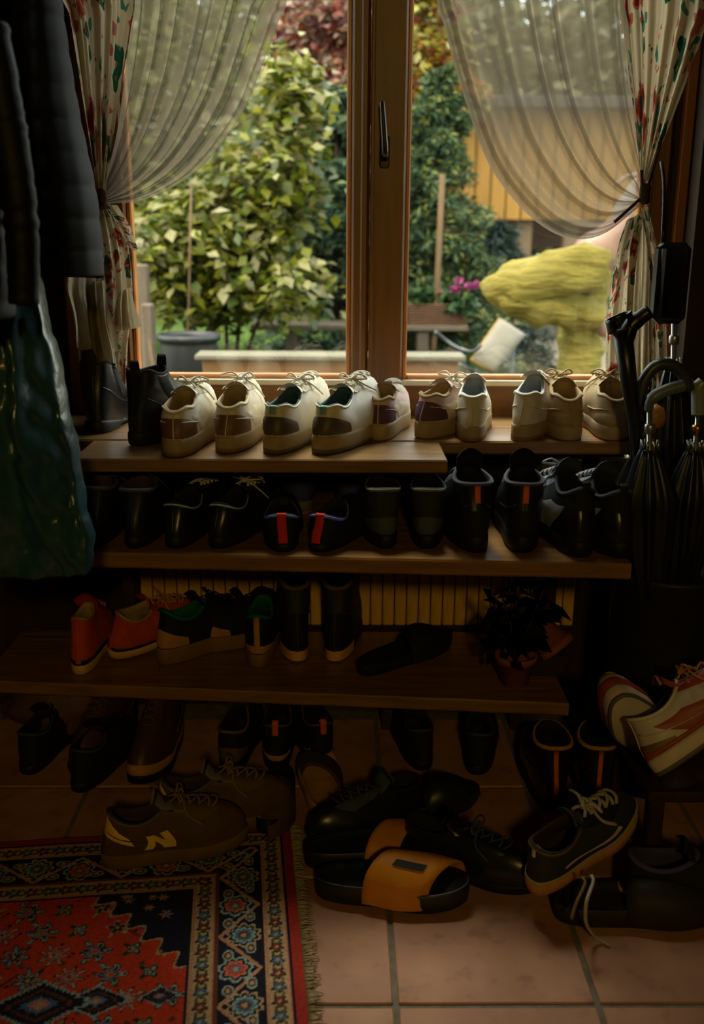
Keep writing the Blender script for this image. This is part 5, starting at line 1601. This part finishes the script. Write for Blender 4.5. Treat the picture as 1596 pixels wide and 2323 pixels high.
def umbrella(label, hook_pts, shaft_top, shaft_bot, hr, cloth_len, cr_, m_h, seed, metal=True, Ydy=0):
    tip = shaft_bot
    r = thing('umbrella', label, 'umbrella', tip, group='umbrellas in the stand')
    O = Vector(tip)
    if hook_pts:
        MB().tube([p-O for p in spline(hook_pts, 30)], hr, 14).build('handle', m_h, r, True)
    d = (tip-shaft_top)
    MB().tube([shaft_top-O, tip-O], .0055, 8).build('shaft', m_metal, r, True)
    k0 = .18
    top = shaft_top+d*k0
    N_, V_ = 40, 22
    vs = []
    ax = (tip-top)
    for j in range(V_):
        t = j/(V_-1)
        R_ = cr_*(.30+1.1*min(1, t*3.2)*(1-t)**.75)+.004
        for i in range(N_):
            a = 2*pi*i/N_
            f = 1+.28*cos(8*a+t*1.2+seed)+.1*mnoise.noise(Vector((a*2, t*6, seed)))
            p = top+ax*t
            vs.append(p-O+Vector((cos(a)*R_*f, sin(a)*R_*f, 0)))
    fs = grid_faces(N_, V_, True); fs.append(tuple(range(N_))[::-1]); fs.append(tuple((V_-1)*N_+i for i in range(N_)))
    mk('canopy', vs, fs, m_umb, r)
    m = MB()
    for i in range(8):
        a = 2*pi*(i+.3)/8
        q = top-O+Vector((cos(a)*cr_*.45, sin(a)*cr_*.45, .006))
        m.tube([q+Vector((0, 0, .014)), q+Vector((0, 0, -.006))], .003, 6)
    m.build('rib_tip', m_metal, r, True)
    MB().lathe([(.009, 0), (.011, .004), (.011, .016), (.009, .02)], 12, Matrix.Translation(shaft_top+d*.10-O)).build('collar', m_brass if seed % 2 else m_metal, r, True)
    return r
zst = .30
def foot(px, dy):
    a = U(px, 1200, dy); return Vector((a.x, a.y, .42))
umbrella('folded umbrella with a large dark crook handle arching highest', [U(1458, 955), U(1452, 905), U(1460, 865), U(1485, 832), U(1520, 828), U(1550, 850), U(1562, 885)], U(1458, 950), foot(1452, .02), .0125, .5, .040, m_handle, 1)
umbrella('folded umbrella with a grey curved grip below the large crook', [U(1470, 930, -.05), U(1478, 905, -.06), U(1510, 886, -.06), U(1551, 874, -.06)], U(1472, 935, -.05), foot(1490, -.04), [.009]*8+[.0125]*22, .5, .038, mat('umbrella_grip_grey', (96, 106, 108), .4, .1, 20, .05, spec=.5), 2)
umbrella('folded umbrella with a pale straight grip at the picture edge', [U(1583, 940), U(1583, 915), U(1584, 880), U(1594, 868)], U(1583, 940), foot(1560, 0), .014, .5, .036, mat('umbrella_grip_pale', (130, 136, 130), .35, .1, 20, .05, spec=.5), 3)
umbrella('folded umbrella with bright metal shaft standing rearmost', [U(1528, 720, .12), U(1529, 700, .12), U(1529, 690, .12)], U(1528, 715, .12), foot(1530, .12), .006, .5, .034, m_metal, 4)
# loose plain wooden walking stick knob
wk2 = thing('walking_stick', 'walking stick with round brown wooden knob among the umbrellas', 'stick', foot(1500, .05))
O = Vector(wk2.location)
kp = U(1484, 945, .05)
MB().lathe([(.004, -.028), (.020, -.018), (.024, 0), (.018, .018), (.004, .026)], 16, Matrix.Translation(kp-O)).build('knob', mat('knob_wood', (150, 104, 56), .4, .2, 20, .1), wk2, True)
MB().tube([kp-O+Vector((0, 0, -.02)), (0, 0, 0)], .008, 8).build('shaft', m_darkwood, wk2, True)
# stand
sp_ = U(1505, 1400, .03)
st = thing('umbrella_stand', 'dark cylindrical stand holding the umbrellas at the end of the rack', 'stand', (sp_.x, Yu+.03, 0))
MB().lathe([(.13, 0), (.13, .01), (.118, .02), (.118, .48), (.125, .49), (.125, .50), (.112, .50), (.112, .02), (.005, .012)], 32).build('body', mat('stand_dark', (34, 30, 24), .5, .2, 20, .1), st, True)

# black bag hung at the edge of the window recess
bp_ = P(1528, 550, Y=2.06)
bag = thing('hanging_bag', 'flat black bag hanging in front of the orange casing board', 'bag', (bp_.x, 2.06, bp_.z))
m = MB()
for (a, b_, z0, z1) in ((-.032, .034, -.16, 0),):
    m.box((a, -.02, z0), (b_, .03, z1), .012)
m.build('body', m_umb, bag, True)
MB().tube(spline([(-.02, .01, 0), (-.01, .06, .10), (.0, .128, .16)], 8), .004, 6).build('strap', m_black, bag, True)

# ------------------------------------------------------------------ potted plant on the lower board
pp = P(1175, 1572, z=H_B)
pl = thing('potted_plant', 'withered dark plant in a terracotta pot on the lower rack board', 'plant', (pp.x, pp.y+.05, H_B+.001))
m_terra = mat('terracotta_pot', (150, 82, 50), .8, .15, 20, .15)
MB().lathe([(.030, 0), (.042, .055), (.046, .055), (.047, .070), (.042, .070), (.040, .058), (.02, .05), (.003, .048)], 24).build('pot', m_terra, pl, True)
rs = np.random.default_rng(11)
cs = []
for k in range(14):
    a = rs.uniform(0, 2*pi); e = Vector((cos(a)*rs.uniform(.03, .10), sin(a)*.04, rs.uniform(.12, .24)))
    MB().tube(spline([(0, 0, .05), e*.5+Vector((0, 0, .03)), e], 7), .002, 5).build('stem', m_darkwood, pl, True)
    for q in range(9): cs.append(e*rs.uniform(.55, 1.05)+Vector(rs.normal(size=3))*.014)
v, f, c = leafmesh(np.array([tuple(x) for x in cs]), .05, [(34, 34, 22), (48, 42, 26), (30, 26, 18)], .2, .6, rs=rs)
fastmesh('foliage', v, f, c, m_leaf, pl)['kind'] = 'stuff'
p2 = P(1232, 1420, Y=2.12)
MB_ = thing('clay_pot', 'tilted empty terracotta pot resting against the withered plant', 'pot', (p2.x, 2.10, p2.z-.01), (radians(18), radians(140), 0))
MB().lathe([(.024, -.045), (.040, .030), (.046, .030), (.047, .045), (.042, .045), (.038, .03), (.020, -.035), (.002, -.035)], 24).build('pot', m_terra, MB_, True)
# what the tilted pot rests on
bx = MB().box((-.045, -.04, 0), (.045, .05, max(.05, p2.z-.075-H_B)), .004).build('cardboard_box', mat('dark_card', (44, 34, 22), .9, .2, 10, .1))
bx.location = (p2.x+.005, 2.10, H_B+.001); tag(bx, 'small dark cardboard box under the tilted clay pot', 'box')

# crumpled brown bag left under the lower board
def lump(name, label, cat, c, r, m, seed, amp=.25, flat=True):
    vs = []
    nu, nv = 40, 22
    for j in range(nv):
        for i in range(nu):
            a, e = 2*pi*i/nu, -pi/2+pi*j/(nv-1)
            d = Vector((cos(a)*cos(e), sin(a)*cos(e), sin(e)))
            k = 1+amp*mnoise.noise(d*2.2+Vector((seed, 0, 0)))+amp*.5*abs(mnoise.noise(d*6+Vector((0, seed, 0))))
            p = Vector((d.x*r[0]*k, d.y*r[1]*k, max(-r[2]*.92, d.z*r[2]*k)))
            vs.append(p)
    o = mk(name, vs, grid_faces(nu, nv, True), m)
    o.location = (c[0], c[1], c[2]+r[2]*.92+.001)
    tag(o, label, cat)
    return o
q = P(120, 1740, z=0)
lump('crumpled_bag', 'crumpled brown paper-like bag stuffed under the coats end of the rack', 'bag', (q.x-.02, q.y+.17, 0), (.13, .08, .085), mat('bag_brown', (96, 68, 30), .6, .25, 14, .4), 3)

# ------------------------------------------------------------------ tumbled white and red trainers on a stool
q = P(1500, 1700, Y=1.66)
m_red = lea('rust_red_panel', (150, 62, 36), rough=.5)
def basis(f, u):
    f = Vector(f).normalized(); u = Vector(u); u = (u-f*u.dot(f)).normalized(); x_ = f.cross(u)
    e = Matrix((x_, f, u)).transposed().to_euler()
    return tuple(math.degrees(a) for a in e), f
c = dict(sole=mat('sole_offwhite', (206, 192, 180), .5, .08, 30, .05), outsole=soleG, upper=lea('white_panel', (196, 184, 174), rough=.45), counter=tan_heel, ch=.35, lining=fab('brown_in', (80, 50, 30)), tongue=m_red, stay=m_red, trim=white, trimr=.004, overlay=m_red, foxing=m_red, lace=tan)
S1 = Shoe(L=.295, W=.105, hh=.080, side=.058, hf=.088, sole=.034, cw=.070, toe=.055, lr=1, seed=80)
rot1, f1_ = basis((.80, .20, .50), (-.45, .42, .75))
rot2, f2_ = basis((-.50, -.42, .62), (-.35, .75, .45))
hp1 = P(1492, 1762, Y=1.66)
t1 = shoe('sneaker', 'white and rust-red trainer lying tilted at the picture edge', 'shoe', (1492, 1762), 0, 0, S1, c, ('outsole', 'tongue', 'eyestay', 'lace', 'bow', 'seam'), 'trainers tumbled on the stool', rot=rot1, Y=1.66)
hp2 = P(1412, 1600, Y=1.74)-f2_*.28
t2 = shoe('sneaker', 'white and rust-red trainer tipped up with its grey sole showing', 'shoe', (1412, 1600), 0, 0, Shoe(L=.285, W=.105, hh=.080, side=.058, hf=.088, sole=.034, cw=.070, toe=.055, lr=-1, seed=81), c, ('outsole', 'tongue', 'eyestay', 'lace', 'seam'), 'trainers tumbled on the stool', rot=rot2, Y=1.74)
t2.location = hp2
sx = P(1560, 1800, Y=1.75).x
zs_ = hp1.z-.035
stl = thing('low_stool', 'low dark wooden stool under the tumbled trainers', 'stool', (sx, 1.80, 0))
MB().box((-.11, -.14, zs_-.022), (.30, .16, zs_), .004).build('seat', m_darkwood, stl)
for a in (-.09, .26):
    for b_ in (-.12, .12):
        MB().box((a-.015, b_-.015, 0), (a+.015, b_+.015, zs_-.023), .003).build('leg', m_darkwood, stl)

# ------------------------------------------------------------------ rug
ra = P(668, 1985, z=.006); rb = P(700, 2323, z=.006)
ax = (rb-ra); ax.z = 0; ax.normalize()            # towards the camera
vx = Vector((-ax.y, ax.x, 0))
if vx.x > 0: vx = -vx                             # towards -X, into the rug
# far edge of the rug
cor = ra - ax*.167
RW, RL = .62, .86
st_ = .0024
nu, nv = int(RW/st_), int(RL/st_)
U_, V_ = np.meshgrid(np.arange(nu)*st_, np.arange(nv)*st_)
def hexc(r, g, b): return np.array(lin((r, g, b))[:3])
navy, redc, cre, blu, brn, grn = hexc(34, 32, 44), hexc(186, 62, 36), hexc(172, 142, 108), hexc(70, 104, 130), hexc(96, 58, 36), hexc(74, 76, 40)
ltb, pnk = hexc(132, 158, 152), hexc(178, 110, 86)
Cc = np.zeros((nv, nu, 3)); Cc[:] = redc
def put(mask, col): Cc[mask] = col
# distances from the two outer edges
E1 = U_/1.22; E2 = V_/1.22
D = np.minimum(E1, E2)                             # distance from border
T = np.where(E1 < E2, V_, U_)/1.22                      # coordinate along the band
bands = [(0.0, .014, hexc(150, 50, 40)), (.014, .018, navy), (.018, .052, cre), (.052, .056, navy), (.056, .118, navy), (.118, .122, brn), (.122, .156, cre), (.156, .160, navy)]
for a, b_, col in bands: put((D >= a) & (D < b_), col)
def flower(mx_, my_, cx_, cy_, r, cols, petals=8, ph=0, sq=1.0):
    dx, dy = mx_-cx_, (my_-cy_)*sq
    rr = np.hypot(dx, dy); an = np.arctan2(dy, dx)+ph
    R_ = r*(.78+.22*np.cos(petals*an))
    for k, col in enumerate(cols):
        put(rr < R_*(1-k/len(cols)), col) if False else None
        m_ = rr < R_*(1-k/float(len(cols)))
        yield m_, col
def paint(gen, clip):
    for m_, col in gen: Cc[m_ & clip] = col
# guard bands: small alternating blossoms
for (a, b_) in ((.018, .052), (.122, .156)):
    mid = (a+b_)/2
    clip = (D >= a+.001) & (D < b_-.001)
    per = .026
    k = np.floor(T/per); tt = (T-(k+.5)*per)
    rr = np.hypot(tt*.95, D-mid); an = np.arctan2(D-mid, tt)
    R_ = .0115*(.8+.2*np.cos(5*an))
    col = np.where((k % 2)[..., None] == 0, blu, hexc(110, 48, 44))
    Cc[clip & (rr < R_)] = navy
    mm = clip & (rr < R_*.72); Cc[mm] = col[mm]
    Cc[clip & (rr < R_*.3)] = cre
    z_ = clip & (np.abs(np.hypot(tt-per/2, D-mid)-.006) < .0016) ; Cc[z_] = grn
    z_ = clip & (np.abs(np.hypot(tt+per/2, D-mid)-.006) < .0016) ; Cc[z_] = grn
    z_ = clip & ((D < a+.003) | (D > b_-.003)); Cc[z_] = pnk
# main border: zig-zag vine with big palmettes
a, b_ = .056, .118; mid = (a+b_)/2
clip = (D >= a) & (D < b_)
per = .135
tri = np.abs(((T/per) % 1)-.5)*2
off = mid+(tri-.5)*(b_-a)*.92-D
Cc[clip & (np.abs(off) < .0034)] = cre
Cc[clip & (np.abs(off) < .0016)] = pnk
k = np.floor(T/per+.25)
for ph_, dd, cols, pet, R0 in ((.0, -.006, (cre, navy, ltb, blu, brn, cre), 10, .027), (.5, .006, (ltb, navy, pnk, redc, blu, cre), 7, .026)):
    tt = (((T/per)+ph_+.5) % 1-.5)*per
    rr = np.hypot(tt, D-mid-dd); an = np.arctan2(D-mid-dd, tt)
    R_ = R0*(.74+.26*np.abs(np.cos(pet/2*an)))
    for q, col in enumerate(cols):
        Cc[clip & (rr < R_*(1-q/len(cols)))] = col
for ph_ in (.25, .75):
    tt = (((T/per)+ph_+.5) % 1-.5)*per
    for sg in (-1, 1):
        rr = np.hypot(tt-.006*sg, (D-mid-sg*.016)*1.4)
        Cc[clip & (rr < .011)] = ltb; Cc[clip & (rr < .008)] = brn; Cc[clip & (rr < .004)] = cre
# field with dark scalloped corner
fieldm = D >= .160
cu, cv = U_-.195, V_-.195
dc = np.hypot(cu*1.0, cv*1.15)
an = np.arctan2(cv, cu+1e-6)
Rc = .150+.014*np.sin(an*17)+.008*np.sin(an*43)
# spandrel: nearer the corner than the diagonal scallop
sp = fieldm & ((cu/.17+cv/.20) < 1+.10*np.sin((cu-cv)*95))
spo = fieldm & ((cu/.178+cv/.208) < 1+.10*np.sin((cu-cv)*95))
Cc[spo] = cre; Cc[sp] = navy
rs = np.random.default_rng(5)
for k in range(16):
    x0, y0 = rs.uniform(.20, .36), rs.uniform(.20, .38)
    r0 = rs.uniform(.010, .017)
    dx, dy = U_-x0, V_-y0
    rr = np.hypot(dx, dy); an = np.arctan2(dy, dx)
    R_ = r0*(.7+.3*np.cos(6*an))
    for q, col in enumerate((grn, pnk, blu, cre)): Cc[sp & (rr < R_*(1-q/4))] = col
fm = fieldm & ~spo
wav = np.abs(np.sin(U_*46+2*np.sin(V_*22))*np.cos(V_*46+2*np.sin(U_*19)))
Cc[fm & (wav > .965)] = brn
# all-over blossoms on a staggered lattice, mirrored about the rug's axis
axis_v = .46
k = 0
for iy in range(-6, 7):
    for ix in range(0, 12):
        px_ = .222+ix*.066+(.033 if iy % 2 else 0); py_ = axis_v+iy*.058
        if px_ > RW+.02: continue
        h_ = (ix*7+abs(iy)*13) % 5
        r0 = (.031, .022, .028, .020, .030)[h_]
        dx, dy = U_-px_, V_-py_
        rr = np.hypot(dx, dy); an = np.arctan2(dy, dx)
        R_ = r0*(.70+.30*np.cos((6, 5, 8, 4, 7)[h_]*an+h_))
        rr = rr*(1+.25*np.sin(dx*300+h_)*np.cos(dy*260)); cols = ((navy, ltb, navy, blu, pnk, redc), (cre, grn, navy, cre), (navy, cre, blu, redc, cre, navy), (grn, navy, ltb, grn, cre), (navy, blu, ltb, brn, navy, cre))[h_]
        for q, col in enumerate(cols): Cc[fm & (rr < R_*(1-q/len(cols)))] = col
# medallion lozenges along the axis
for px_, s_ in ((.236, .030), (.336, .050), (.425, .078), (.54, .05)):
    dx, dy = np.abs(U_-px_), np.abs(V_-axis_v)
    L_ = dx/s_+dy/(s_*.62)
    L_ = L_+.06*np.sin(40*np.arctan2(dy, dx))
    for th_, col in ((1.12, ltb), (1.0, navy), (.74, brn), (.62, navy), (.42, blu), (.26, pnk), (.12, cre)):
        Cc[fieldm & (L_ < th_)] = col
Cc *= rng.uniform(.72, 1.2, (nv, nu, 1))
rv = []
loc = np.array(cor)
ex, ey = np.array(vx), np.array(ax)
pos = (U_[..., None]*ex+V_[..., None]*ey).reshape(-1, 3)
nzv = np.array([mnoise.noise(Vector((p[0]*9, p[1]*9, 0))) for p in pos[::1]]) if False else (np.sin(pos[:, 0]*31)*np.sin(pos[:, 1]*23))*.0006
pos[:, 2] = .0075+nzv+rng.uniform(-.0003, .0003, len(pos))
ii = (np.arange(nv-1)[:, None]*nu+np.arange(nu-1)[None, :]).ravel()
ff = np.stack([ii, ii+1, ii+nu+1, ii+nu], 1)
if np.cross(ex, ey)[2] < 0: ff = ff[:, ::-1]
rug = thing('rug', 'red Persian rug with navy borders and fringe on the tiles', 'rug', (cor.x, cor.y, 0))
cc4 = np.concatenate([np.clip(Cc.reshape(-1, 3), 0, 1), np.ones((nu*nv, 1))], 1)
fastmesh('pile', pos, ff, cc4, attr_mat('rug_pile', .95, bump=.5, spec=.05), rug)
# backing
Z0, Z1 = .0006, .0062
q = [Vector((0, 0, 0)), vx*((nu-1)*st_), vx*((nu-1)*st_)+ax*((nv-1)*st_), ax*((nv-1)*st_)]
vs = [(p.x, p.y, Z0) for p in q]+[(p.x, p.y, Z1) for p in q]
mk('backing', vs, [(0, 1, 2, 3), (7, 6, 5, 4), (0, 4, 5, 1), (1, 5, 6, 2), (2, 6, 7, 3), (3, 7, 4, 0)], brnm := mat('rug_back', (110, 70, 50), .95), rug, False)
# fringe along the outer edge
m = MB()
rs = random.Random(3)
k = 0.0
while k < RL:
    a0 = ax*k
    ln = rs.uniform(.016, .030)
    e = a0-vx*ln+ax*rs.uniform(-.008, .008)
    mid = a0.lerp(e, .5)+Vector((0, 0, .003))
    m.tube([Vector((a0.x, a0.y, .005)), Vector((mid.x, mid.y, .0065)), Vector((e.x, e.y, .0022))], [.0014, .0013, .0008], 4)
    k += .0038
fr_ = m.build('fringe', mat('fringe_wool', (150, 138, 100), .95, .2, 60, .2), rug, True); fr_['kind'] = 'stuff'
